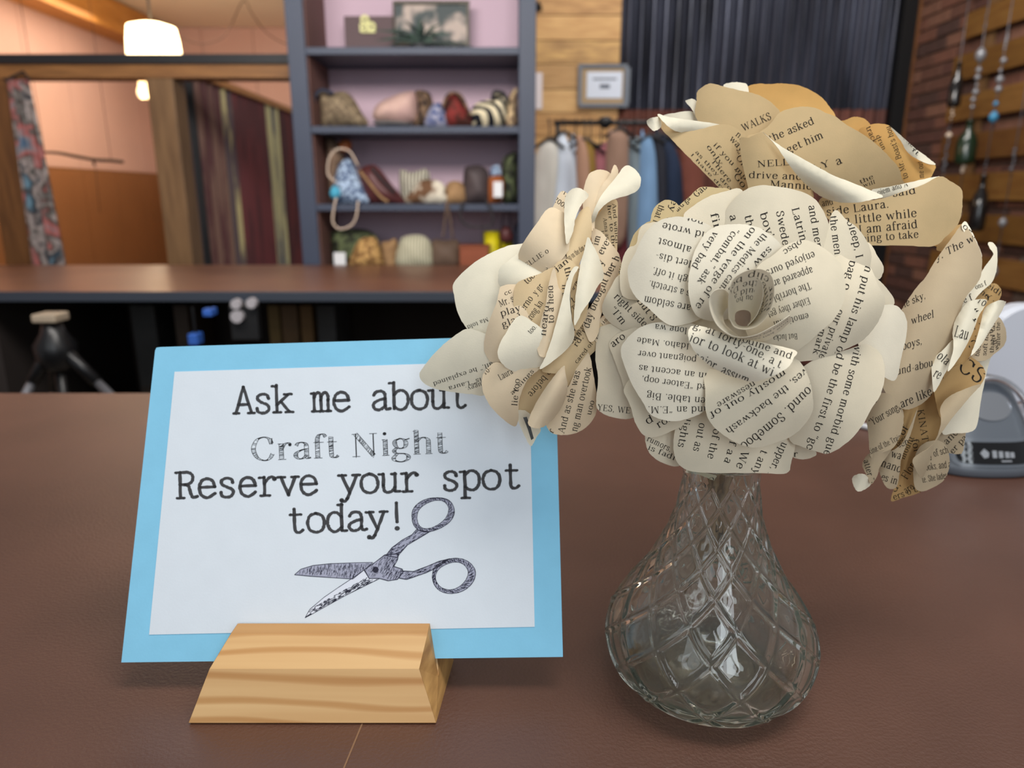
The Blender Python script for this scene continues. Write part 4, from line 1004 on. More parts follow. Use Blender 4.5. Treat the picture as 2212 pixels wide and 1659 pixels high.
for nm, pl, m, e in (('scissors_print', fills, sc_fill, .00006), ('scissors_print', lites, sc_lite, .00008), ('scissors_print', lines_, sc_line, .00014)):
    V, Fc = lift(pl, csurf, e); obj(nm, V, Fc, m, ws)

# ------------------------------------------------------------------ pressed glass vase
VASE = Vector((0.1084, 0.3435, 0))
gm = bpy.data.materials.new('clear_glass'); gm.use_nodes = True
gb = gm.node_tree.nodes['Principled BSDF']
gb.inputs['Base Color'].default_value = (.955, .99, .955, 1); gb.inputs['Roughness'].default_value = 0.0
gb.inputs['Transmission Weight'].default_value = 1.0; gb.inputs['IOR'].default_value = 1.46
_t = gm.node_tree.nodes.new('ShaderNodeBsdfTranslucent'); _t.inputs[0].default_value = (.62, .78, .62, 1)
_x2 = gm.node_tree.nodes.new('ShaderNodeMixShader'); _x2.inputs[0].default_value = .034
gm.node_tree.links.new(gb.outputs[0], _x2.inputs[1]); gm.node_tree.links.new(_t.outputs[0], _x2.inputs[2]); gm.node_tree.links.new(_x2.outputs[0], gm.node_tree.nodes['Material Output'].inputs[0])
prof = [(.0, .0405), (.006, .0480), (.014, .0535), (.024, .0562), (.033, .0560), (.043, .0520), (.053, .0455), (.063, .0385), (.075, .0318), (.088, .0262), (.100, .0226), (.112, .0205), (.120, .0195), (.128, .0197)]
def prad(z):
    for i in range(len(prof)-1):
        if z <= prof[i+1][0]:
            a0 = prof[max(i-1, 0)]; a1 = prof[i]; a2 = prof[i+1]; a3 = prof[min(i+2, len(prof)-1)]
            t = (z-a1[0])/(a2[0]-a1[0])
            m1 = (a2[1]-a0[1])/(a2[0]-a0[0])*(a2[0]-a1[0]); m2 = (a3[1]-a1[1])/(a3[0]-a1[0])*(a2[0]-a1[0])
            return (2*t**3-3*t*t+1)*a1[1]+(t**3-2*t*t+t)*m1+(-2*t**3+3*t*t)*a2[1]+(t**3-t*t)*m2
    return prof[-1][1]
NT, NZ, ND = 336, 230, 12
H = .128; V = []; Fq = []
# phase: lozenge height grows with the girth
ph = [0.0]
for j in range(1, NZ+1):
    z_ = H*(j-.5)/NZ; ph.append(ph[-1]+(H/NZ)/(0.0066+prad(z_)*0.145))
for j in range(NZ+1):
    z_ = H*j/NZ; r = prad(z_); on = max(0, min(1, (z_-.004)/.006))*max(0, min(1, (H-.006-z_)/.004))
    for i in range(NT):
        th = 2*pi*i/NT
        u = ND*th/(2*pi); k1 = abs(((u+ph[j]*.5) % 1)-.5)*2; k2 = abs(((u-ph[j]*.5) % 1)-.5)*2   # 1 on the ridge lines
        e1 = max(0, 1-(1-k1)/.26); e2 = max(0, 1-(1-k2)/.26)
        rid = max(e1*e1*(3-2*e1), e2*e2*(3-2*e2))
        pil = (1-k1)*(1-k2)
        rr_ = r + on*(0.0016*min(1, r/.034)*rid + 0.0009*pil*min(1, r/.03) - .0010)
        V.append((VASE.x+rr_*cos(th), VASE.y+rr_*sin(th), z_))
for j in range(NZ):
    for i in range(NT):
        i2 = (i+1) % NT; Fq.append((j*NT+i, j*NT+i2, (j+1)*NT+i2, (j+1)*NT+i))
inner = []
for j in range(60, -1, -1):
    z_ = .020+(H-.020)*j/60; inner.append((z_, prad(z_)-.0036-.0012*max(0, min(1, (.09-z_)/.07))))
inner += [(.0150, .0485), (.0115, .0452), (.0085, .0410), (.0065, .0350), (.0056, .027), (.0052, .018), (.0050, .008), (.0050, .0005)]
base = len(V); NI = 112
for (z_, r) in inner:
    for i in range(NI):
        th = 2*pi*i/NI; V.append((VASE.x+r*cos(th), VASE.y+r*sin(th), z_))
for j in range(len(inner)-1):
    for i in range(NI):
        i2 = (i+1) % NI; Fq.append((base+j*NI+i, base+j*NI+i2, base+(j+1)*NI+i2, base+(j+1)*NI+i))
for i in range(NI):   # rim: join 336 outer to 112 inner
    o0 = NZ*NT+3*i; Fq += [(o0, o0+1, base+i), (o0+1, o0+2, base+i), (o0+2, NZ*NT+(3*i+3) % NT, base+(i+1) % NI, base+i)]
c0 = len(V); V.append((VASE.x, VASE.y, .005)); lastr = base+(len(inner)-1)*NI
for i in range(NI): Fq.append((lastr+i, lastr+(i+1) % NI, c0))
c1 = len(V); ringk = []
for i in range(NT):
    th = 2*pi*i/NT; V.append((VASE.x+.034*cos(th), VASE.y+.034*sin(th), .0001))
for i in range(NT): Fq.append((i, c1+i, c1+(i+1) % NT, (i+1) % NT))
c2 = len(V)
for i in range(NT):
    th = 2*pi*i/NT; V.append((VASE.x+.028*cos(th), VASE.y+.028*sin(th), .0010))
for i in range(NT): Fq.append((c1+i, c2+i, c2+(i+1) % NT, c1+(i+1) % NT))
c3 = len(V); V.append((VASE.x, VASE.y, .0012))
for i in range(NT): Fq.append((c2+i, c3, c2+(i+1) % NT))
vz = obj('glass_vase', V, Fq, gm, None, smooth=True, origin=tuple(VASE))
tag(vz, 'clear pressed-glass vase with a diamond pattern and flared base, holding the paper roses', 'vase')

# ------------------------------------------------------------------ barcode scanner, tablet, cable at the right
scd = M('scanner_grey_plastic', (92, 98, 106), .3, spec=.5); scb = M('scanner_black_window', (10, 10, 12), .08, spec=.6)
chrome = M('scanner_chrome', (226, 228, 232), .2, metal=1); scl = M('scanner_lens_frosted', (206, 208, 212), .16, metal=1)
sp = PZ(2165, 1040, 0); scx, scy = sp.x, sp.y+.055
sn = thing('barcode_scanner', (scx, scy, 0), 'dark grey desktop scanner with chrome arch and black window behind the right rose', 'scanner')
def scan_body(z):   # half width, half depth at height z
    t = z/.085
    return .056*(1-.50*t**1.6), .050*(1-.62*t**1.3)
V = []; Fq = []; N_ = 40; zs = [0, .002, .010, .022, .035, .048, .060, .070, .078, .083, .085]
for j, z_ in enumerate(zs):
    a_, b_ = scan_body(z_)
    if j == 0: a_ -= .004; b_ -= .004
    for i in range(N_):
        th = 2*pi*i/N_; c_, s_ = cos(th), sin(th); e = .75
        V.append((scx+a_*math.copysign(abs(c_)**e, c_), scy+.010*z_/.085+b_*math.copysign(abs(s_)**e, s_), z_))
for j in range(len(zs)-1):
    for i in range(N_): Fq.append((j*N_+i, j*N_+(i+1) % N_, (j+1)*N_+(i+1) % N_, (j+1)*N_+i))
Fq.append(tuple(range(N_-1, -1, -1))); Fq.append(tuple((len(zs)-1)*N_+i for i in range(N_)))
obj('housing', V, Fq, scd, sn, smooth=True)
def front_y(z): return scy+.010*z/.085-scan_body(z)[1]
def curve_front(x, z, off):   # point just in front of the housing
    a_, b_ = scan_body(z); c_ = min(.999, abs(x)/a_)
    s_ = (1-c_**(2/.75))**(.75/2)
    return Vector((scx+x, scy+.010*z/.085-b_*s_-off, z))
def front_patch(name, outl, off, m, th=.001):
    dn = []
    for i in range(len(outl)):
        a_, b_ = outl[i], outl[(i+1) % len(outl)]; q_ = max(1, int(hypot(b_[0]-a_[0], b_[1]-a_[1])/.003))
        dn += [(a_[0]+(b_[0]-a_[0])*t_/q_, a_[1]+(b_[1]-a_[1])*t_/q_) for t_ in range(q_)]
    outl = dn
    V2, tr = triangulate(outl, .003); k = len(V2)
    V = [tuple(curve_front(x, z_, off)) for (x, z_) in V2]+[tuple(curve_front(x, z_, off-th-.001)) for (x, z_) in V2]
    nb = len(outl); Fq = [tuple(t) for t in tr]+[tuple(k+i for i in reversed(t)) for t in tr]+[(i, (i+1) % nb, (i+1) % nb+k, i+k) for i in range(nb)]
    return obj(name, V, Fq, m, sn, smooth=False)
def rr2(x0, x1, z0, z1, r, n=5):
    o_ = []
    for (cx_, cz_, a0) in ((x1-r, z1-r, 0), (x0+r, z1-r, 90), (x0+r, z0+r, 180), (x1-r, z0+r, 270)):
        for i in range(n+1):
            a = radians(a0+90*i/n); o_.append((cx_+r*cos(a), cz_+r*sin(a)))
    return o_
front_patch('window_bezel', rr2(-.041, .041, .011, .036, .008), .0008, M('scanner_bezel', (96, 102, 110), .25, spec=.6))
front_patch('scan_window', rr2(-.036, .036, .014, .033, .006), .0018, scb)
em = M('scanner_badge_white', (140, 144, 150), .5)
bd = front_patch('badge', [(-.017, .0235), (-.013, .0275), (-.009, .0245), (-.010, .0205), (-.014, .0195)], .0028, em)
for (x0, x1, z0, z1) in ((-.006, -.002, .020, .026), (0, .004, .020, .0255), (.006, .010, .020, .025), (.011, .015, .020, .0245), (.002, .012, .0165, .0175)):
    front_patch('badge', [(x0, z0), (x1, z0), (x1, z1), (x0, z1)], .0028, em)
front_patch('lens', [(.021*cos(2*pi*i/24), .064+.0125*sin(2*pi*i/24)) for i in range(24)], .001, scl)
arc = [curve_front(.044*cos(pi*i/20)*.93, .040+.043*sin(pi*i/20), .003) if False else Vector((scx+.038*cos(pi*i/20), scy-.030+.016*sin(pi*i/20), .046+.044*sin(pi*i/20))) for i in range(-2, 23)]
tube('chrome_arch', [tuple(p) for p in arc], .0032, chrome, sn, 10)
# white screen back behind it
tb = M('white_plastic', (196, 200, 210), .35, spec=.4)
c_ = PY(2255, 770, .80)
scr = thing('tablet', (c_.x, .80, 0), 'white rounded screen housing standing behind the scanner at the right edge', 'tablet')
ol = [(c_.x+(x), z_) for (x, z_) in rr2(-.082, .12, .03, c_.z+.062, .045, 8)]
k = len(ol); V = [(x, .79, z_) for (x, z_) in ol]+[(x, .805, z_) for (x, z_) in ol]
ctr = (c_.x+.02, (c_.z+.09)/2)
V += [(ctr[0]+(x-ctr[0])*.94, .784, ctr[1]+(z_-ctr[1])*.95) for (x, z_) in ol]
obj('housing', V, [tuple(range(2*k, 3*k)), tuple(range(2*k-1, k-1, -1))]+[(i, (i+1) % k, (i+1) % k+k, i+k) for i in range(k)]+[(i, 2*k+i, 2*k+(i+1) % k, (i+1) % k) for i in range(k)], tb, scr, smooth=False)
box('foot', c_.x-.04, c_.x+.08, .76, .86, 0, .008, tb, scr, .002)
box('neck', c_.x, c_.x+.04, .806, .82, .005, .06, tb, scr)
cb = [PZ(1790, 905, .003), PZ(1850, 918, .003), PZ(1900, 930, .003), PZ(1990, 950, .003), PZ(2060, 960, .003)]
cb = [Vector((p.x, p.y, .0036)) for p in cb]
cbl = tube('cable', catmull([tuple(p) for p in cb], 5), .0034, M('cable_white', (206, 208, 212), .5), None)
tag(cbl, 'pale grey cable lying on the brown counter behind the roses', 'cable')
# ------------------------------------------------------------------ book-page roses
FC = (1300, 380, 2.44); FL = (900, 340, 2.513); FT = (1380, 150, 2.989); FR = (1800, 460, 2.5146)
F1 = (1860, 500, 6.284); F2 = (1860, 780, 4.88)
ink = M('print_ink', (34, 30, 27), 0.75, spec=0.15)
def paper(name, rgb, trans=0.22):
    r2 = tuple(int(x*0.95) for x in rgb)
    return M(name, rgb, 0.78, rgb2=r2, scale=55, bump=0.05, bscale=1400, trans=trans, spec=0.18)
PAPERS = {
 'C': {'n': paper('page_cream_pale', (231, 220, 196)), 'w': paper('page_white', (240, 232, 212)), 'd': paper('page_tan', (214, 192, 146)), 'k': paper('heart_hole_shade', (104, 88, 74), .05)},
 'L': {'n': paper('page_cream_warm', (238, 218, 186)), 'w': paper('page_ivory', (246, 238, 216)), 'd': paper('page_cream_deep', (230, 206, 164))},
 'T': {'n': paper('page_yellowed', (222, 196, 150), .32), 'w': paper('page_ivory', (246, 238, 216)), 'd': paper('page_amber', (236, 196, 124), .5)},  # ivory rims carry the top light, amber pages the backlight, in their colour
 'R': {'n': paper('page_aged', (200, 181, 150)), 'w': paper('page_ivory', (246, 238, 216)), 'd': paper('page_brown', (196, 160, 108))},
}
def make_rose(root, fm, d0, cx, cy, R, D, pset, petals, rng):
    nt = 0
    for (out, w0, g, ang, bend, key, texts) in petals:
        f_ = fm
        if isinstance(key, tuple): key, f_ = key
        pts = [fr(f_, *p) for p in out]
        mx = sum(p[0] for p in pts)/len(pts); my = sum(p[1] for p in pts)/len(pts)
        ca, sa = cos(radians(ang)), sin(radians(ang))
        Lh = max(abs((p[0]-mx)*ca+(p[1]-my)*sa) for p in pts) or 1
        rx, ry = mx-cx, my-cy; rl = hypot(rx, ry) or 1; rx /= rl; ry /= rl
        if rl < 25: rx = ry = 0
        ph = rng.uniform(0, 6); wa = rng.uniform(.25, .6)
        def surf(x, y, mx=mx, my=my, ca=ca, sa=sa, Lh=Lh, rx=rx, ry=ry, ph=ph, wa=wa):
            s = ((x-mx)*ca+(y-my)*sa)/Lh
            q = ((x-cx)**2+(y-cy)**2)/(R*R)
            t = (x-mx)*rx+(y-my)*ry
            ww = w0 - D*q + g*t/100 + bend*1.5*(1-s*s) + wa*sin((x*ca-y*sa)/38+ph)*0.5
            return PD(x, y, d0-ww/1000)
        sm = catmull(pts, 6, True)
        sm = [(p[0]+rng.uniform(-.45, .45), p[1]+rng.uniform(-.45, .45)) for p in sm]
        V, Fc, mk = sheet(sm, 11, surf, 0.00018)
        po = obj('petal', V, Fc, PAPERS[pset][key], root, smooth=True, smask=mk)
        polys = []
        for t in texts:
            s, x0, y0, x1, y1, xh = t[:6]; sk = t[6] if len(t) > 6 else 0; bw = t[7] if len(t) > 7 else 0
            a = fr(f_, x0, y0); b = fr(f_, x1, y1)
            polys += textpolys(s, a[0], a[1], b[0], b[1], xh/f_[2], 'book', sk, bw/f_[2])
        if polys:
            V, Fc = lift(polys, surf, 0.00013, sm)
            if Fc: obj('printed_text', V, Fc, ink, po)
        nt += 1
def ruled(root, name, rim, base, m, nv=6, thick=0.00018, sub=5):
    """sheet between a rim curve and a base curve given as (px, py, distance)"""
    A = catmull(rim, sub); B = catmull(base, max(1, round(len(A)/max(1, len(base)-1))))
    n = len(A); B = [B[min(len(B)-1, round(i*(len(B)-1)/(n-1)))] for i in range(n)]
    P = []
    for i in range(n):
        for j in range(nv+1):
            t = j/nv; P.append(PD(*A[i])*(1-t)+PD(*B[i])*t)
    c = sum(P, Vector())/len(P); k = len(P)
    N = []
    for i in range(n):
        for j in range(nv+1):
            a = P[min(i+1, n-1)*(nv+1)+j]-P[max(i-1, 0)*(nv+1)+j]; b = P[i*(nv+1)+min(j+1, nv)]-P[i*(nv+1)+max(j-1, 0)]
            N.append(a.cross(b).normalized())
    V = [tuple(p) for p in P]+[tuple(P[i]-N[i]*thick) for i in range(k)]; Fc = []; sm = []
    for i in range(n-1):
        for j in range(nv):
            a, b, c_, d = i*(nv+1)+j, (i+1)*(nv+1)+j, (i+1)*(nv+1)+j+1, i*(nv+1)+j+1
            Fc.append((a, b, c_, d)); Fc.append((a+k, d+k, c_+k, b+k)); sm += [True, True]
    ring = [i*(nv+1) for i in range(n)]+[(n-1)*(nv+1)+j for j in range(1, nv+1)]+[i*(nv+1)+nv for i in range(n-2, -1, -1)]+[j for j in range(nv-1, 0, -1)]
    for i in range(len(ring)):
        a, b = ring[i], ring[(i+1) % len(ring)]; Fc.append((b, a, a+k, b+k)); sm.append(False)
    o = obj(name, V, Fc, m, root, smooth=True, smask=sm)
    def at(u, v):
        x = u*(n-1); i = min(n-2, int(x)); t = x-i
        y = v*nv; j = min(nv-1, int(y)); s = y-j
        q = lambda ii, jj: P[ii*(nv+1)+jj]
        return (q(i, j)*(1-t)+q(i+1, j)*t)*(1-s)+(q(i, j+1)*(1-t)+q(i+1, j+1)*t)*s
    return o, at
def ruled_text(o, at, lines, side=1):
    """lines: (string, u0, u1, v_baseline, v_height_of_x, flip)"""
    V = []; Fc = []
    for (s, u0, u1, v0, vh) in lines:
        ox = 0; raw = []
        for ch in s:
            st = []; a = glyph(ch, 'book', st, ox); raw += st; ox += a+5
        for q in raw:
            r = []; ok = True
            for (gx, gy) in q:
                u = u0+(u1-u0)*gx/ox; v = v0+vh*gy/50
                if not (0 <= u <= 1 and 0 <= v <= 1): ok = False; break
                p = at(u, v); a = at(min(1, u+.01), v)-at(max(0, u-.01), v); b = at(u, min(1, v+.05))-at(u, max(0, v-.05))
                n = a.cross(b).normalized()
                r.append(tuple(p+n*0.0002*side))
            if ok:
                k = len(V); V += r; Fc.append(tuple(range(k, k+len(r))))
    if Fc: obj('printed_text', V, Fc, ink, o)


stem_m = M('stem_wire_dark', (30, 28, 26), 0.5); stem_b = M('stem_tape_brown', (120, 92, 66), 0.8, var=.2, scale=200)
def stem(root, p0, mat=None, top=(0, 0)):
    p0 = Vector(p0); mouth = VASE+Vector((top[0], top[1], 0.127)); bot = VASE+Vector((-top[0]*1.6, -top[1]*1.6, 0.052))
    mid = p0*0.45+mouth*0.55+Vector((0, 0.006, -0.004))
    tube('stem', catmull([tuple(p0), tuple(mid), tuple(mouth), tuple((mouth+bot)/2), tuple(bot)], 5), 0.0016, mat or stem_b, root)

# ---- rose facing the camera
rc = thing('paper_rose', tuple(PD(1610, 720, .350)), 'open rose of pale book pages facing forward above the glass vase, tight rolled centre', 'paper flower', 'paper roses in the vase')
P = []
def A(*a): P.append(a)
A([(985-0, 940), (970, 1080), (985, 1200), (975, 1310), (985, 1370), (1060, 1410), (1170, 1415), (1250, 1330), (1300, 1150), (1250, 950), (1100, 900), (1030, 910)], -17, 0, 20, 3, ('n', FL), [('YES, WE ', 980, 1372, 1175, 1392, 24)])
A([(255, 245), (270, 180), (300, 145), (345, 125), (400, 150), (440, 230), (420, 330), (330, 380), (240, 340)], -17, 0, 30, 2, 'd', [('ey w', 372, 120, 330, 260, 24), ('that le', 302, 150, 262, 260, 24)])
A([(380, 225), (400, 165), (460, 110), (520, 60), (600, 62), (680, 80), (640, 200), (500, 300), (380, 320)], -16, 0, 30, 2, 'd', [('ard ga', 400, 190, 470, 120, 26), ('Gau', 500, 115, 560, 60, 24)])
A([(85, 560), (95, 480), (135, 400), (175, 300), (250, 240), (330, 260), (330, 480), (200, 620), (100, 620)], -18, 0, 30, 2, 'd', [('and the', 100, 520, 150, 390, 22)])
A([(95, 540), (110, 440), (140, 380), (180, 360), (200, 280), (240, 250), (340, 245), (420, 300), (360, 480), (260, 640), (120, 640)], -11, 0, 40, 4, 'n', [])
A([(0, 700), (40, 600), (95, 520), (170, 560), (300, 690), (360, 760), (330, 830), (240, 850), (160, 840), (110, 815), (40, 770)], -12, -2, 130, 3, 'n', [('well. But S', 98, 545, 268, 770, 26), ('right side', 62, 640, 222, 800, 26), ("\u201cI'm", 42, 705, 110, 790, 26)])
A([(40, 880), (110, 820), (230, 800), (300, 900), (240, 1050), (190, 1170), (140, 1180), (100, 1060), (70, 980)], -12, 0, 30, 3, 'n', [('aro', 60, 905, 130, 850, 26)])
A([(1400, 350), (1455, 425), (1485, 480), (1475, 530), (1450, 548), (1380, 560), (1330, 450)], -17, 0, 40, 2, 'n', [])
A([(1380, 480), (1450, 540), (1500, 590), (1540, 650), (1535, 690), (1490, 740), (1400, 700)], -14, 0, 60, 2, 'n', [])
A([(1460, 700), (1540, 680), (1590, 720), (1610, 780), (1602, 860), (1580, 950), (1552, 1070), (1500, 1066), (1420, 1000), (1350, 860)], -13, 0, 10, 5, 'w', [])
A([(1000, 1380), (1110, 1440), (1130, 1470), (1080, 1492), (1020, 1488), (960, 1450)], -15, 0, 10, 1, 'n', [('r', 1010, 1480, 1035, 1480, 22)])
A([(230, 1360), (240, 1440), (280, 1490), (340, 1520), (400, 1530), (480, 1480), (480, 1380), (380, 1320), (280, 1320)], -15, 2, 60, 2, 'n', [('rumors,', 235, 1395, 362, 1455, 22), ('is fadi', 240, 1440, 385, 1500, 20)])
A([(440, 1560), (520, 1500), (640, 1500), (600, 1590), (580, 1596), (520, 1570)], -17, 0, 60, 1, 'n', [('9', 590, 1580, 560, 1590, 18)])
A([(430, 215), (480, 160), (560, 110), (640, 85), (740, 75), (760, 250), (700, 380), (560, 420), (460, 330)], -9, 2, 60, 3, 'n', [('firs', 572, 200, 605, 325, 28)])
A([(120, 1110), (150, 1210), (180, 1310), (230, 1372), (300, 1372), (400, 1330), (520, 1270), (460, 1100), (250, 1000)], -8, 3, 70, 4, 'n', [('ross is', 300, 1330, 460, 1230, 28), ('d', 240, 1310, 280, 1290, 28)])
A([(655, 180), (720, 100), (800, 55), (900, 52), (1050, 82), (1130, 130), (1180, 210), (1200, 280), (1185, 350), (1120, 460), (980, 560), (800, 560), (660, 420), (620, 280)], -6, 3, 0, 6, 'n', [('a v', 672, 210, 700, 300, 28), ('tho', 752, 210, 775, 310, 28), ("boy'", 832, 198, 875, 330, 28), ('Swedes', 918, 188, 960, 400, 28), ('Latrin', 1000, 172, 1048, 350, 28), ('and men', 1088, 158, 1128, 390, 28)])
A([(400, 1290), (380, 1380), (380, 1455), (410, 1525), (500, 1562), (700, 1566), (850, 1566), (975, 1566), (1000, 1500), (1018, 1400), (950, 1280), (700, 1200), (480, 1220)], -7, 4, 0, 5, 'n', [('lights', 430, 1275, 400, 1430, 28), ('out as', 515, 1300, 480, 1450, 28), ('of the', 590, 1330, 555, 1490, 28), ('a', 655, 1480, 640, 1510, 28), ('half a', 700, 1300, 655, 1470, 26), ('y We', 755, 1390, 705, 1540, 30), ('t any', 840, 1440, 790, 1570, 28), ('upper, i', 950, 1400, 870, 1575, 28)])
A([(1165, 400), (1190, 290), (1205, 215), (1238, 180), (1290, 232), (1345, 272), (1390, 330), (1420, 405), (1415, 480), (1390, 600), (1280, 640), (1180, 560)], -5, 2, 20, 4, 'n', [('the men', 1200, 212, 1228, 420, 28), ('Sleep, I', 1290, 240, 1340, 440, 28, 0, 6)])
A([(1250, 930), (1380, 890), (1440, 910), (1480, 960), (1492, 1050), (1470, 1150), (1420, 1230), (1370, 1320), (1300, 1400), (1200, 1462), (1130, 1452), (1040, 1422), (990, 1390), (960, 1250), (1000, 1080), (1100, 980)], -3, 3, 150, 7, 'n', [('with some morbid gue', 1335, 880, 1165, 1470, 29, 0, 12), ('d be the first to \u201cgo', 1240, 930, 1075, 1440, 29, 0, 12)])
A([(1100, 640), (1230, 430), (1300, 440), (1370, 468), (1420, 490), (1450, 560), (1490, 640), (1485, 700), (1450, 780), (1380, 862), (1290, 912), (1190, 950), (1090, 975), (980, 960), (960, 820)], 0, 3, 60, 7, 'n', [('I bag o', 1318, 398, 1270, 600, 28), ('n put his lamp on', 1390, 470, 1215, 960, 29, 0, 12), ('our private', 1245, 700, 1140, 960, 26), ('mark', 1150, 800, 1110, 940, 24)])
A([(100, 930), (130, 860), (200, 800), (300, 772), (450, 770), (620, 860), (680, 1000), (640, 1150), (560, 1225), (500, 1262), (400, 1292), (320, 1285), (255, 1255), (215, 1190), (150, 1080)], 1, 4, 0, 6, 'w', [('Idaho. Made', 462, 885, 185, 850, 22), ('ngly long wa', 560, 815, 280, 760+20, 24), ('poignant over', 500, 955, 190, 920, 23), ('in an accent as', 555, 1040, 195, 995, 24), ('urged \u201cEat\u2019er oop,', 630, 1110, 210, 1055, 24), ('broken table. Big', 660, 1180, 235, 1140, 26), ('and an \u201cE.M.', 560, 1215, 240, 1215, 26)])
A([(138, 480), (170, 420), (205, 340), (255, 270), (330, 225), (420, 215), (510, 235), (600, 290), (660, 420), (640, 600), (540, 740), (400, 790), (330, 772), (250, 700), (180, 640), (145, 570)], 3, 3, 10, 6, 'w', [('not', 540, 235, 450, 205, 22), ('nd wrote', 560, 300, 320, 245, 26), ('l almost', 510, 385, 300, 325, 26), ('alert dis-', 500, 455, 285, 402, 26), ('ugh it off.', 480, 540, 270, 480, 26), ('is a stretch.', 480, 610, 250, 550, 26), ('are seldom', 470, 680, 222, 632, 28)])
A([(550, 1020), (700, 1040), (860, 1000), (1000, 960), (1060, 1000), (1095, 1080), (1113, 1170), (1110, 1240), (1070, 1310), (1000, 1372), (900, 1412), (820, 1432), (740, 1420), (660, 1378), (590, 1322), (550, 1250), (545, 1140)], 6, 3, 60, 6, 'n', [('round. Somebody', 1105, 1085, 690, 1440, 34, 0, 14), ('ves, the backwash of', 1070, 1010, 580, 1380, 26, 0, 14), ('mostly out of', 960, 1020, 560, 1250, 24, 0, 10), ('nessware', 800, 1080, 600, 1200, 22)])
A([(488, 400), (540, 310), (600, 268), (680, 255), (770, 258), (860, 290), (960, 390), (960, 560), (820, 680), (640, 760), (520, 750), (470, 680), (455, 570), (468, 480)], 8, 2, 55, 6, 'w', [('\u201ccombat,\u201d ask', 700, 270, 500, 560, 26), ('very bad', 590, 290, 470, 480, 26), ('on the verge of re', 790, 268, 490, 690, 26, 0, -10), ('the Medics came', 850, 300, 600, 620, 25, 0, -10), ('saw it. as', 880, 370, 660, 600, 24)])
A([(900, 420), (960, 370), (1040, 340), (1110, 348), (1180, 388), (1240, 440), (1272, 500), (1285, 590), (1268, 680), (1220, 760), (1150, 822), (1080, 885), (1000, 930), (860, 920), (760, 820), (760, 620), (820, 480)], 10, 2, 120, 7, 'n', [('enjoyed ours', 1115, 398, 860, 500, 27), ('appeared are', 1105, 480, 880, 560, 27), ('The horrible', 1095, 560, 880, 640, 27), ('Either they get', 1090, 640, 870, 720, 26), ('emotional', 1085, 722, 900, 770, 24), ('obsc', 1045, 335, 950, 395, 22), ('But lucka', 1030, 830, 900, 840, 22)])
A([(455, 825), (480, 790), (560, 800), (700, 850), (860, 880), (1020, 920), (1012, 960), (990, 1000), (930, 1042), (870, 1066), (800, 1086), (700, 1062), (600, 1020), (520, 960), (468, 890)], 17, 6, 110, 5, 'w', [('g, at forty-one, a t', 480, 800, 940, 1000+15, 30, 0, 10), ('lodine and', 720, 868, 1000, 968, 26), ('jor to look at wi', 455, 870, 900, 1058, 34, 0, 8), ('major, assum', 465, 955, 770, 1100, 34, 0, -6)])
A([(650, 620), (750, 560), (860, 600), (920, 720), (900, 880), (760, 960), (580, 930), (470, 800), (540, 680)], 1.5, 0, 0, 0, 'n', [])
P.insert(0, P.pop())
A([(690, 740), (715, 708), (750, 700), (785, 712), (800, 745), (788, 785), (750, 802), (712, 790)], 17.5, 0, 0, -2, 'k', [])  # dark disc paints in the shade down the rolled heart
rng = random.Random(3)
make_rose(rc, FC, .327, 1610, 700, 330, 17, 'C', P, rng)
# rolled heart of the rose
def cc(pts): return [(*fr(FC, x, y), d) for (x, y, d) in pts]
m_w = PAPERS['C']['w']; m_n = PAPERS['C']['n']
z = .327
o, at = ruled(rc, 'petal', cc([(670, 625, z-.030), (640, 596, z-.032), (590, 608, z-.032), (567, 655, z-.031), (580, 730, z-.030), (620, 798, z-.029), (700, 846, z-.029), (800, 840, z-.030), (900, 792, z-.031), (990, 733, z-.030)]),
      cc([(690, 690, z-.018), (670, 690, z-.018), (650, 710, z-.018), (640, 740, z-.018), (650, 780, z-.018), (680, 810, z-.018), (730, 850, z-.019), (790, 872, z-.015), (880, 862, z-.016), (1000, 762, z-.022)]), m_w)
ruled_text(o, at, [("her body said", .04, .5, .25, .14), ('there never stopped and called', .55, .98, .2, .10), ('under the same roof and', .58, .98, .5, .10)], -1)
o, at = ruled(rc, 'petal', cc([(668, 760, z-.026), (667, 640, z-.034), (690, 548, z-.037), (760, 500, z-.039), (840, 490, z-.040), (897, 530, z-.039), (910, 620, z-.037), (885, 715, z-.034), (830, 785, z-.032), (760, 810, z-.031), (700, 798, z-.030), (672, 752, z-.029)]),
      cc([(700, 760, z-.020), (700, 730, z-.020), (715, 712, z-.020), (745, 705, z-.020), (775, 712, z-.020), (792, 735, z-.020), (792, 765, z-.020), (775, 790, z-.020), (745, 797, z-.020), (715, 787, z-.020), (702, 770, z-.020), (695, 755, z-.018)]), m_n)
ruled_text(o, at, [('her clip bei', .62, .12, .08, .10), ('thing the D', .6, .16, .27, .10), ('was could a', .6, .16, .45, .10), ('later you ho', .58, .18, .62, .10)], -1)
o, at = ruled(rc, 'petal', cc([(697, 545, z-.030), (740, 520, z-.034), (800, 520, z-.036), (845, 560, z-.036), (850, 640, z-.034), (820, 730, z-.030), (770, 790, z-.027)]),
      cc([(715, 712, z-.020), (735, 706, z-.020), (760, 706, z-.020), (780, 715, z-.020), (788, 735, z-.020), (785, 765, z-.020), (770, 785, z-.020)]), m_n)
stem(rc, PD(1590, 820, .358), top=(-.004, -.003))

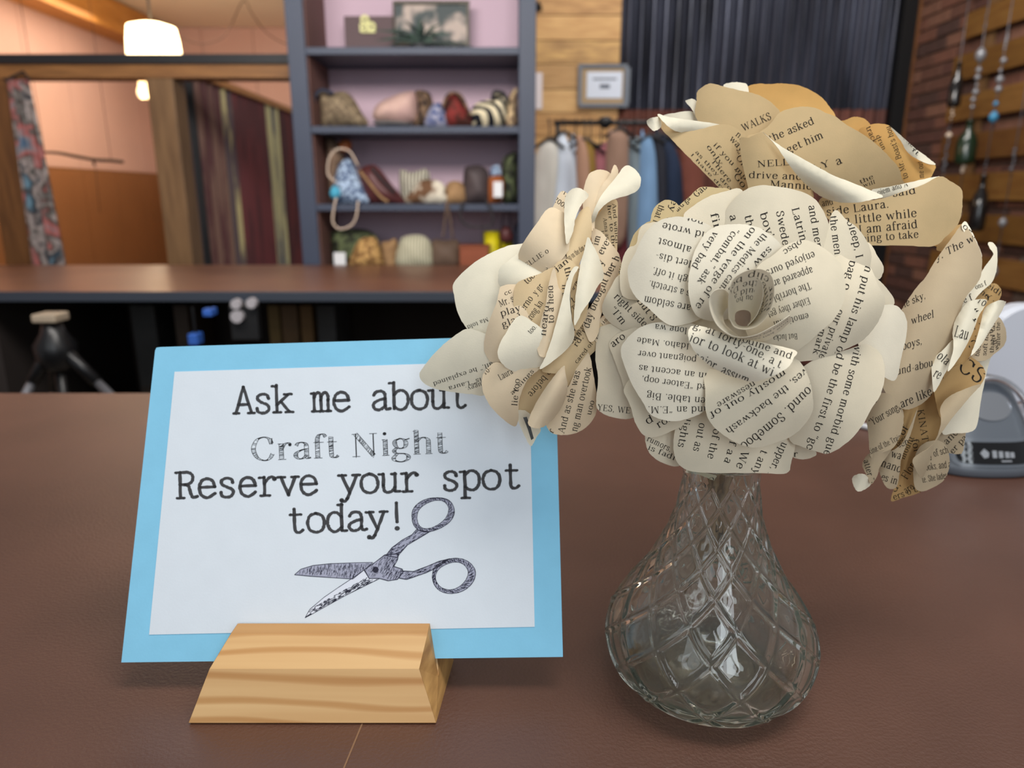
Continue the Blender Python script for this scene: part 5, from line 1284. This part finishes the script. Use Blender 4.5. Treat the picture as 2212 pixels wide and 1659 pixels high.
# ---- rose on the left, turned to the left
rl_ = thing('paper_rose', tuple(PD(1230, 760, .385)), 'warm cream book-page rose turned sideways, overlapping the blue card', 'paper flower', 'paper roses in the vase')
P = []
A([(600, 470), (570, 468), (490, 482), (400, 520), (300, 580), (203, 680), (205, 760), (230, 860), (280, 940), (330, 1000), (400, 1040), (520, 900), (620, 700)], -14, -6, 120, 3, 'w', [('Ma told', 385, 868, 270, 915, 16), ('ys', 360, 965, 325, 1000, 20)])
A([(280, 930), (200, 972), (120, 1040), (50, 1120), (15, 1178), (40, 1225), (100, 1255), (200, 1275), (300, 1285), (380, 1284), (480, 1160), (460, 1000), (380, 960)], -11, -6, 60, 4, 'w', [('all,\u201d he explained', 410, 1110, 85, 1222, 17), ('is\u201d Laura', 350, 1195, 170, 1245, 17), ('uggy.', 350, 1220, 262, 1248, 18)])
A([(740, 290), (742, 265), (785, 183), (830, 215), (860, 300), (830, 380), (780, 360)], -10, 0, 20, 1, 'n', [('good', 742, 232, 815, 285, 24), ('-ly', 778, 190, 830, 215, 20)])
A([(1000, 290), (1040, 240), (1085, 232), (1092, 300), (1088, 500), (1075, 560), (1020, 560), (960, 440), (950, 370)], -16, 0, 0, 2, 'd', [('Anna and sent', 1012, 330, 1040, 540, 14), ('her to the', 1035, 260, 1062, 500, 14), ('And which', 1062, 250, 1080, 470, 14), ('time we said', 1000, 400, 1020, 560, 13)])
A([(905, 190), (930, 100), (970, 70), (1012, 68), (1052, 92), (1010, 160), (970, 250), (965, 400), (930, 430), (905, 320)], -6, 0, 0, 3, 'n', [])
A([(1048, 95), (1062, 60), (1076, 40), (1092, 62), (1088, 110), (1020, 220), (975, 320), (955, 400), (945, 350), (955, 240), (1000, 160)], -3, 0, 20, 2, 'n', [])
A([(1085, 105), (1120, 55), (1155, 45), (1200, 80), (1218, 122), (1205, 172), (1150, 205), (1060, 232), (1000, 280), (972, 330), (955, 390), (952, 320), (1000, 210)], 0, 6, 60, 6, 'w', [])
A([(740, 272), (700, 290), (650, 360), (600, 430), (560, 500), (553, 560), (570, 625), (640, 645), (740, 600), (830, 500), (880, 400), (850, 320), (800, 300)], -4, 2, 130, 7, 'n', [('VELLIE 6', 575, 616, 722, 512, 19)])
A([(600, 490), (555, 518), (500, 560), (452, 600), (443, 645), (450, 695), (520, 760), (620, 740), (700, 640), (640, 600)], -5, -2, 120, 4, 'w', [])
A([(700, 590), (720, 520), (760, 460), (790, 420), (815, 425), (860, 480), (860, 580), (800, 640), (720, 660)], 0, 0, 120, 3, 'n', [('had that A', 850, 490, 690, 560, 20), ('hil.', 815, 430, 770, 460, 18), ('ur gum', 760, 590, 640, 625, 20)])
A([(900, 880), (950, 800), (1000, 700), (960, 520), (945, 400), (955, 384), (1000, 402), (1050, 460), (1098, 525), (1112, 600), (1100, 690), (1040, 780), (1000, 860), (985, 960), (940, 1000)], -2, 0, 10, 5, 'n', [('im', 985, 480, 1000, 425, 24), ('ever', 1010, 530, 1060, 440, 26), ('day brought her h', 935, 930, 1110, 540, 28, 0, 14), ('y', 1010, 590, 1020, 560, 24)])
A([(805, 440), (845, 370), (890, 290), (935, 270), (950, 350), (945, 440), (900, 540), (870, 600), (840, 600), (820, 560)], 2, 0, 20, 3, 'd', [('up on the dim e', 828, 560, 925, 490, 20)])
A([(805, 230), (830, 182), (870, 165), (912, 180), (933, 210), (892, 262), (862, 330), (850, 400), (815, 470), (802, 360)], 5, 0, 20, 4, 'w', [])
A([(545, 690), (460, 700), (445, 740), (430, 800), (390, 900), (365, 1020), (380, 1080), (425, 1112), (560, 1060), (640, 900), (640, 740)], -1, -3, 160, 5, 'n', [('Mr. said', 455, 812, 580, 760, 26), ('play', 460, 865, 570, 830, 26), ('glad', 470, 925, 580, 880, 26), ('cc', 480, 750, 520, 732, 16)])
A([(540, 690), (600, 655), (660, 635), (730, 600), (780, 610), (760, 760), (740, 900), (680, 960), (600, 920), (540, 840), (525, 770)], 9, 0, 30, -3, 'd', [('too. Too', 600, 690, 720, 570, 24), ('y gr', 650, 750, 690, 700, 24), ('afterno', 555, 880, 635, 765, 26), ('strong kn', 610, 905, 690, 790, 26)])
A([(555, 860), (480, 960), (442, 1040), (450, 1100), (500, 1150), (560, 1167), (640, 1150), (700, 1100), (720, 980), (640, 900)], 8, -2, 60, 4, 'w', [('too.', 620, 960, 655, 920, 20)])
A([(745, 640), (750, 585), (790, 556), (840, 560), (880, 620), (850, 700), (800, 780), (760, 760)], 10, 0, 20, 2, 'd', [('the', 800, 600, 822, 680, 26), ('jan', 760, 620, 830, 565, 20), ("n't", 790, 690, 790, 750, 20)])
A([(745, 600), (715, 700), (700, 800), (660, 940), (650, 1010), (672, 1080), (720, 1060), (780, 900), (800, 760), (770, 700)], 11, 0, 10, 3, 'n', [('heard', 700, 970, 720, 800, 24), ('to a held', 745, 900, 740, 690, 24)])
A([(835, 740), (840, 640), (858, 600), (900, 590), (940, 700), (920, 860), (870, 940), (845, 880)], 7, 0, 10, 2, 'd', [('living', 838, 670, 900, 620, 22), ('d the', 850, 720, 900, 680, 24), ('t w', 850, 790, 900, 760, 24), ('The', 855, 840, 900, 810, 24)])
A([(930, 433), (958, 480), (985, 532), (1016, 642), (982, 702), (940, 780), (900, 835), (857, 912), (860, 780), (885, 600), (908, 510)], 12, 0, 10, 4, 'w', [])
A([(850, 600), (880, 596), (850, 650), (832, 750), (842, 870), (857, 950), (840, 1012), (760, 1092), (668, 1150), (700, 1080), (740, 960), (790, 770), (820, 660)], 12, 0, 20, 4, 'w', [])
A([(850, 950), (940, 860), (1000, 900), (1040, 960), (1000, 1020), (900, 1120), (830, 1240), (780, 1180), (680, 1160), (740, 1080)], -1, 0, 40, 3, 'd', [('to so right', 860, 1000, 940, 880, 20), ("rd, I'm", 870, 1030, 960, 900, 20), ('write down', 740, 1110, 900, 960, 22), ('cared of his', 870, 1120, 1000, 960, 16)])
A([(950, 945), (1030, 845), (1052, 900), (1042, 950), (1002, 1012), (965, 990)], 2, 0, 20, 1, 'n', [('of his', 960, 960, 1040, 880, 14), ('post', 980, 990, 1040, 920, 14)])
A([(820, 1250), (880, 1120), (932, 1060), (960, 1180), (976, 1300), (970, 1400), (900, 1480), (800, 1507), (720, 1485), (700, 1400), (760, 1300)], -4, 0, 20, 4, 'n', [('And as she was', 800, 1500, 890, 1160, 26), ('ng man overtook', 870, 1490, 950, 1140, 26), ('r', 740, 1500, 750, 1480, 24), ('uoo', 945, 1400, 965, 1320, 20)])
A([(530, 1380), (600, 1380), (672, 1468), (650, 1520), (628, 1562), (612, 1560), (580, 1500), (555, 1440)], -6, 0, 10, 2, 'w', [])
A([(640, 1150), (800, 1100), (800, 1200), (700, 1320), (640, 1400), (575, 1420), (540, 1300), (590, 1200)], 0, 0, 40, -4, 'd', [('the before', 740, 1115, 600, 1285, 26)])
A([(425, 1112), (372, 1160), (355, 1200), (360, 1270), (400, 1350), (470, 1422), (530, 1460), (552, 1425), (556, 1320), (600, 1210), (665, 1145), (560, 1150), (490, 1130)], 4, 0, 40, 5, 'n', [('ro-', 375, 1180, 410, 1150, 22), ('Laura \u201c', 455, 1210, 545, 1160, 24), ('lie too', 545, 1350, 560, 1200, 22), ('at sings', 520, 1290, 640, 1160, 16)])
A([(800, 1130), (806, 1160), (820, 1255), (790, 1350), (742, 1420), (690, 1462), (640, 1470), (604, 1440), (640, 1350), (700, 1250), (760, 1170)], 7, 0, 30, 5, 'n', [])
make_rose(rl_, FL, .358, 1160, 690, 300, 18, 'L', P, rng)
# dark print bar on the lowest tip
bar = [(578, 1412), (598, 1408), (636, 1525), (622, 1535)]
bp = [fr(FL, *p) for p in bar]; tp = rl_.children[24]
cxs = [Vector(v.co)+wl(tp) for v in tp.data.vertices]
def tipsurf(x, y, d=.3605): return PD(x, y, d)
V, Fc, mk = sheet([bp[0], bp[1], ((bp[1][0]+bp[2][0])/2+1, (bp[1][1]+bp[2][1])/2), bp[2], bp[3], ((bp[0][0]+bp[3][0])/2+1, (bp[0][1]+bp[3][1])/2)], 8, tipsurf, .0002)
obj('stem', V, Fc, stem_m, rl_)
tube('stem', catmull([tuple(PD(1215, 690, .372)), tuple(PD(1290, 688, .376)), tuple(PD(1380, 720, .380)), tuple(VASE+Vector((-.008, .002, .128))), tuple(VASE+Vector((.010, -.002, .055)))], 5), .0016, stem_b, rl_)

# ---- rose on top, seen from below the rim
rt = thing('paper_rose', tuple(PD(1700, 420, .395)), 'large yellowed book-page rose at the top of the bunch, tilted upwards', 'paper flower', 'paper roses in the vase')
P = []
A([(545, 108), (600, 84), (650, 84), (702, 102), (700, 180), (620, 200)], -22, 0, 0, 1, 'w', [])
A([(640, 150), (700, 110), (770, 92), (850, 95), (920, 90), (1020, 100), (1100, 130), (1180, 180), (1230, 240), (1270, 310), (1200, 400), (1000, 420), (800, 350), (680, 250)], -20, -4, 90, -4, 'd', [])
A([(150, 302), (250, 278), (335, 270), (400, 310), (400, 380), (260, 380), (180, 350)], -12, 0, 0, 2, 'w', [])
A([(1300, 345), (1340, 325), (1390, 306), (1450, 315), (1490, 350), (1520, 420), (1480, 500), (1380, 440)], -18, 0, 0, 2, 'd', [])
A([(1420, 400), (1500, 355), (1560, 350), (1620, 365), (1680, 430), (1720, 480), (1790, 540), (1880, 590), (1916, 622), (1905, 660), (1880, 700), (1820, 740), (1700, 760), (1600, 700), (1480, 560)], -14, -2, 140, 4, 'd', [('track a', 1465, 375, 1530, 520, 24), ('drun', 1530, 430, 1575, 525, 20), ("to Mr. Boast's hou", 1740, 700, 1620, 360, 26), ('me out', 1840, 700, 1830, 590, 24)])
A([(1625, 372), (1690, 425), (1780, 505), (1880, 580), (1916, 615), (1840, 600), (1740, 540), (1690, 460)], -8, 0, 140, 2, 'w', [('Then', 1700, 440, 1790, 530, 20), ('it', 1760, 520, 1800, 560, 18)])
A([(300, 205), (335, 190), (368, 200), (400, 260), (380, 320), (350, 270), (330, 240)], -9, 0, 0, 1, 'w', [])
A([(50, 342), (62, 320), (100, 308), (132, 310), (146, 350), (138, 378), (100, 397), (70, 378)], 2, 0, 0, 3, 'w', [])
A([(375, 150), (405, 118), (462, 90), (540, 108), (640, 132), (720, 150), (780, 168), (840, 202), (885, 242), (915, 290), (900, 420), (780, 520), (640, 480), (480, 400), (390, 340), (362, 280), (372, 210)], -9, 3, 0, 5, 'n', [('WALKS', 675, 400, 862, 318, 34)])
A([(122, 288), (145, 380), (200, 440), (300, 545), (400, 645), (500, 745), (560, 790), (700, 800), (760, 700), (740, 540), (700, 440), (610, 370), (520, 355), (400, 385), (280, 400), (190, 345)], -4, 0, 50, 6, 'n', [('way', 582, 450, 660, 535, 28), ('n,', 622, 425, 660, 455, 26), ('if you mu', 478, 488, 690, 720, 21), ('\u201cOh', 610, 550, 680, 640, 28), ('only,', 436, 500, 540, 640, 20), ('There', 462, 590, 585, 735, 20), ('\u201cGo', 590, 660, 670, 770, 28), ('as they dro', 362, 535, 590, 785, 16), ('I have dro', 332, 550, 555, 795, 13)])
A([(122, 288), (200, 308), (350, 330), (522, 356), (440, 382), (350, 402), (280, 407), (220, 390), (165, 345)], 1, 6, 90, 3, 'w', [])
A([(690, 445), (780, 405), (850, 350), (912, 278), (1000, 248), (1075, 240), (1145, 250), (1205, 280), (1265, 302), (1345, 360), (1450, 420), (1550, 498), (1620, 568), (1680, 640), (1702, 715), (1740, 760), (1620, 830), (1400, 830), (1150, 760), (900, 640), (740, 560)], 0, 4, 60, 7, 'n', [('the asked', 850, 470, 1140, 348, 34), ('get him', 965, 540, 1200, 438, 34), ('LY', 1130, 660, 1240, 620, 30), ('a', 1280, 620, 1320, 602, 36), ('the', 1430, 740, 1520, 700, 20), ('will', 1450, 760, 1530, 735, 18)])
A([(650, 460), (710, 440), (800, 404), (850, 440), (930, 530), (1010, 660), (1120, 780), (1100, 860), (900, 860), (740, 820), (690, 700)], 7, 3, 0, 6, 'n', [('NELLIE', 765, 632, 1060, 610, 30), ('drive and', 710, 700, 1060, 712, 30), ('Mannie', 845, 760, 1120, 775, 32)])
A([(1200, 820), (1400, 850), (1575, 832), (1700, 790), (1840, 742), (1940, 690), (2010, 720), (2082, 772), (2090, 850), (2085, 920), (2060, 1000), (1980, 1082), (1900, 1142), (1700, 1136), (1480, 1132), (1360, 1080), (1240, 980), (1160, 900)], 6, 4, 20, 7, 'n', [('and', 1185, 885, 1260, 870, 30), ('said', 1640, 822, 1795, 800, 32), ('side Laura.', 1215, 945, 1620, 890, 36), ('a little while', 1330, 1000, 1800, 950, 38), ('I am afraid', 1420, 1060, 1805, 1022, 38), ('going to take', 1400, 1118, 1810, 1085, 34)])
A([(1505, 778), (1640, 752), (1780, 722), (1940, 690), (1850, 742), (1700, 792), (1582, 836), (1565, 812)], 11, 0, 90, 2, 'w', [('oiem and A', 1545, 810, 1740, 752, 24)])
A([(800, 404), (880, 470), (960, 520), (1100, 600), (1250, 680), (1400, 740), (1500, 782), (1576, 820), (1500, 842), (1400, 860), (1285, 857), (1180, 822), (1100, 762), (1030, 692), (960, 602), (900, 512), (850, 450)], 15, 3, 120, 6, 'w', [])
A([(1900, 1130), (1960, 1100), (2060, 1010), (2100, 1000), (2090, 1050), (2020, 1110), (1960, 1150)], -3, 0, 40, 1, 'd', [])
make_rose(rt, FT, .385, 1720, 400, 380, 16, 'T', P, rng)
stem(rt, PD(1700, 470, .398), top=(.004, .007))

# ---- rose on the right, turned to the right
rr = thing('paper_rose', tuple(PD(1980, 760, .405)), 'aged tan book-page rose turned sideways in front of the barcode scanner', 'paper flower', 'paper roses in the vase')
P = []
A([(560, 200), (600, 110), (640, 80), (690, 62), (720, 80), (690, 140), (640, 200)], -12, 0, 40, 1, 'd', [])
A([(840, 390), (872, 382), (895, 392), (914, 422), (905, 465), (860, 520), (790, 520), (750, 470), (790, 420)], -14, 0, 30, 2, 'd', [('eidi', 830, 400, 905, 450, 20), ('no', 795, 435, 840, 470, 20), ('Y.', 820, 470, 880, 480, 20)])
A([(850, 560), (892, 560), (925, 600), (940, 650), (932, 712), (880, 762), (820, 802), (740, 790), (740, 700), (800, 620)], -12, 0, 20, 4, 'n', [('with but', 900, 740, 850, 590, 16), ('that I tain', 870, 760, 880, 570, 16), ('soft nor a', 830, 775, 850, 600, 16), ('blew it the', 790, 780, 830, 620, 16), ('after the', 905, 720, 905, 590, 15)])
A([(700, 840), (840, 770), (860, 764), (838, 850), (805, 1000), (782, 1150), (742, 1190), (650, 1197), (590, 1190), (580, 1000)], -17, 0, 10, 3, 'w', [])
A([(560, 1150), (640, 1160), (730, 1150), (722, 1190), (705, 1290), (682, 1310), (610, 1300), (540, 1280)], -21, 0, 20, 2, 'n', [('and', 618, 1260, 685, 1190, 26), ('er pa', 650, 1310, 730, 1220, 22)])
A([(480, 1260), (560, 1235), (610, 1262), (632, 1330), (625, 1402), (590, 1462), (490, 1512), (440, 1480), (440, 1340)], -9, 0, 20, 4, 'n', [('ly of schoo', 515, 1335, 660, 1290, 26), ('books, and a', 490, 1400, 640, 1380, 26), ('te. She lades', 485, 1465, 620, 1440, 24)])
A([(840, 165), (855, 158), (872, 165), (890, 200), (890, 290), (866, 370), (802, 432), (742, 500), (690, 545), (650, 640), (560, 640), (600, 540), (680, 480), (760, 400), (812, 310), (840, 270), (870, 225), (850, 192)], -9, 0, 20, 3, 'w', [('ons f', 775, 415, 835, 390, 18), ('he f', 685, 500, 760, 470, 24), ('acer', 618, 545, 678, 550, 16)])
A([(440, 960), (545, 940), (562, 960), (578, 1050), (586, 1130), (560, 1240), (500, 1320), (470, 1440), (482, 1510), (380, 1546), (315, 1566), (330, 1500), (340, 1430), (370, 1290), (400, 1150)], -8, 0, 10, -4, 'd', [('KINATIO', 455, 1070, 495, 1310, 26), ('for', 425, 1230, 440, 1310, 26), ('mount', 385, 1340, 440, 1220, 24), ('Flor', 400, 1450, 450, 1370, 30), ('d,\u201d', 335, 1520, 385, 1450, 30), ('are of', 395, 1525, 480, 1470, 26), ('ers ; by', 330, 1560, 490, 1500, 24)])
A([(370, 1050), (456, 1050), (450, 1100), (410, 1200), (370, 1270), (310, 1290), (330, 1150)], -5, 0, 20, 2, 'd', [('of', 382, 1210, 410, 1165, 26), ('been', 350, 1270, 410, 1220, 20)])
A([(456, 1068), (442, 1130), (420, 1200), (372, 1330), (362, 1400), (342, 1490), (292, 1492), (256, 1425), (250, 1370), (280, 1312), (340, 1280), (382, 1240), (430, 1130)], -2, 0, 20, 3, 'n', [('een', 352, 1275, 415, 1255, 26), ('was', 312, 1325, 385, 1345, 30), ('hand', 258, 1375, 368, 1412, 30), ('es in', 258, 1450, 345, 1475, 28)])
A([(700, 63), (735, 90), (768, 140), (795, 195), (808, 250), (802, 340), (768, 400), (720, 460), (680, 560), (640, 700), (575, 800), (545, 880), (546, 960), (500, 1022), (430, 1062), (370, 1062), (300, 1000), (260, 900), (280, 700), (350, 560), (440, 420), (500, 350), (560, 250), (640, 140)], 0, 0, 30, 6, 'n', [('y. The w', 560, 262, 770, 150, 28, .25), ('the sky,', 360, 525, 505, 462, 26, .25), ('wheel', 425, 605, 550, 565, 28, .25), ('boys,', 375, 745, 485, 710, 28, .25), ('round-abou', 300, 890, 545, 830, 28, .2), ('are like', 370, 1060, 540, 985, 32, .15)])
A([(698, 62), (718, 46), (745, 85), (772, 140), (800, 205), (806, 240), (770, 180), (735, 130), (705, 95)], 5, 0, 30, 1, 'w', [('or t', 700, 75, 770, 150, 20)])
A([(180, 1000), (300, 980), (372, 1058), (382, 1130), (365, 1205), (325, 1275), (250, 1310), (205, 1330), (190, 1200), (175, 1080)], 3, 0, 10, 4, 'n', [('\u201cYour songs', 205, 1160, 372, 1060, 28, .1), ('king of the Train', 200, 1312, 375, 1225, 22), ('sky?', 195, 1050, 255, 1000, 22)])
A([(200, 1305), (260, 1290), (322, 1268), (300, 1310), (255, 1375), (238, 1430), (206, 1472), (180, 1424), (158, 1370), (172, 1330)], 5, 0, 20, 3, 'n', [('atter \u201dI', 165, 1345, 200, 1475, 22)])
A([(103, 1440), (130, 1420), (168, 1420), (192, 1442), (206, 1470), (172, 1502), (132, 1512), (110, 1482)], 6, 0, 20, 3, 'w', [])
A([(740, 790), (750, 782), (800, 820), (826, 868), (802, 932), (740, 990), (640, 1080), (590, 1120), (560, 1040), (552, 940), (620, 860)], -2, 0, 40, -1, 'd', [('CS', 668, 848, 800, 935, 60)])
A([(802, 930), (750, 990), (700, 1050), (640, 1122), (562, 1235), (530, 1320), (484, 1440), (442, 1382), (438, 1330), (540, 1258), (584, 1150), (582, 1060), (622, 1002), (700, 962)], 3, 0, 40, 4, 'n', [])
A([(835, 478), (822, 510), (790, 640), (762, 742), (702, 822), (640, 862), (600, 900), (620, 820), (700, 720), (740, 560), (790, 480)], 1, 0, 20, -3, 'd', [('VAC', 790, 560, 730, 740, 30)])
A([(650, 690), (600, 740), (552, 782), (534, 832), (540, 940), (552, 970), (602, 880), (655, 790), (680, 720)], 6, 0, 20, 2, 'w', [('ola', 560, 785, 615, 830, 34), ('re', 540, 885, 575, 905, 36)])
A([(836, 476), (800, 468), (742, 480), (700, 520), (660, 590), (648, 652), (652, 740), (622, 862), (700, 760), (752, 660), (790, 560), (815, 520)], 8, 0, 20, 4, 'w', [('Yo', 775, 480, 820, 510, 30), ('\u201cI', 730, 545, 775, 600, 40), ('Lau', 655, 670, 730, 690, 44)])
A([(932, 480), (900, 474), (842, 500), (815, 535), (800, 602), (772, 702), (748, 775), (800, 722), (850, 640), (895, 570), (936, 492)], 9, 0, 25, 5, 'w', [])
make_rose(rr, FR, .372, 2010, 780, 300, 14, 'R', P, rng)
stem(rr, PD(1975, 780, .40), top=(.009, 0))
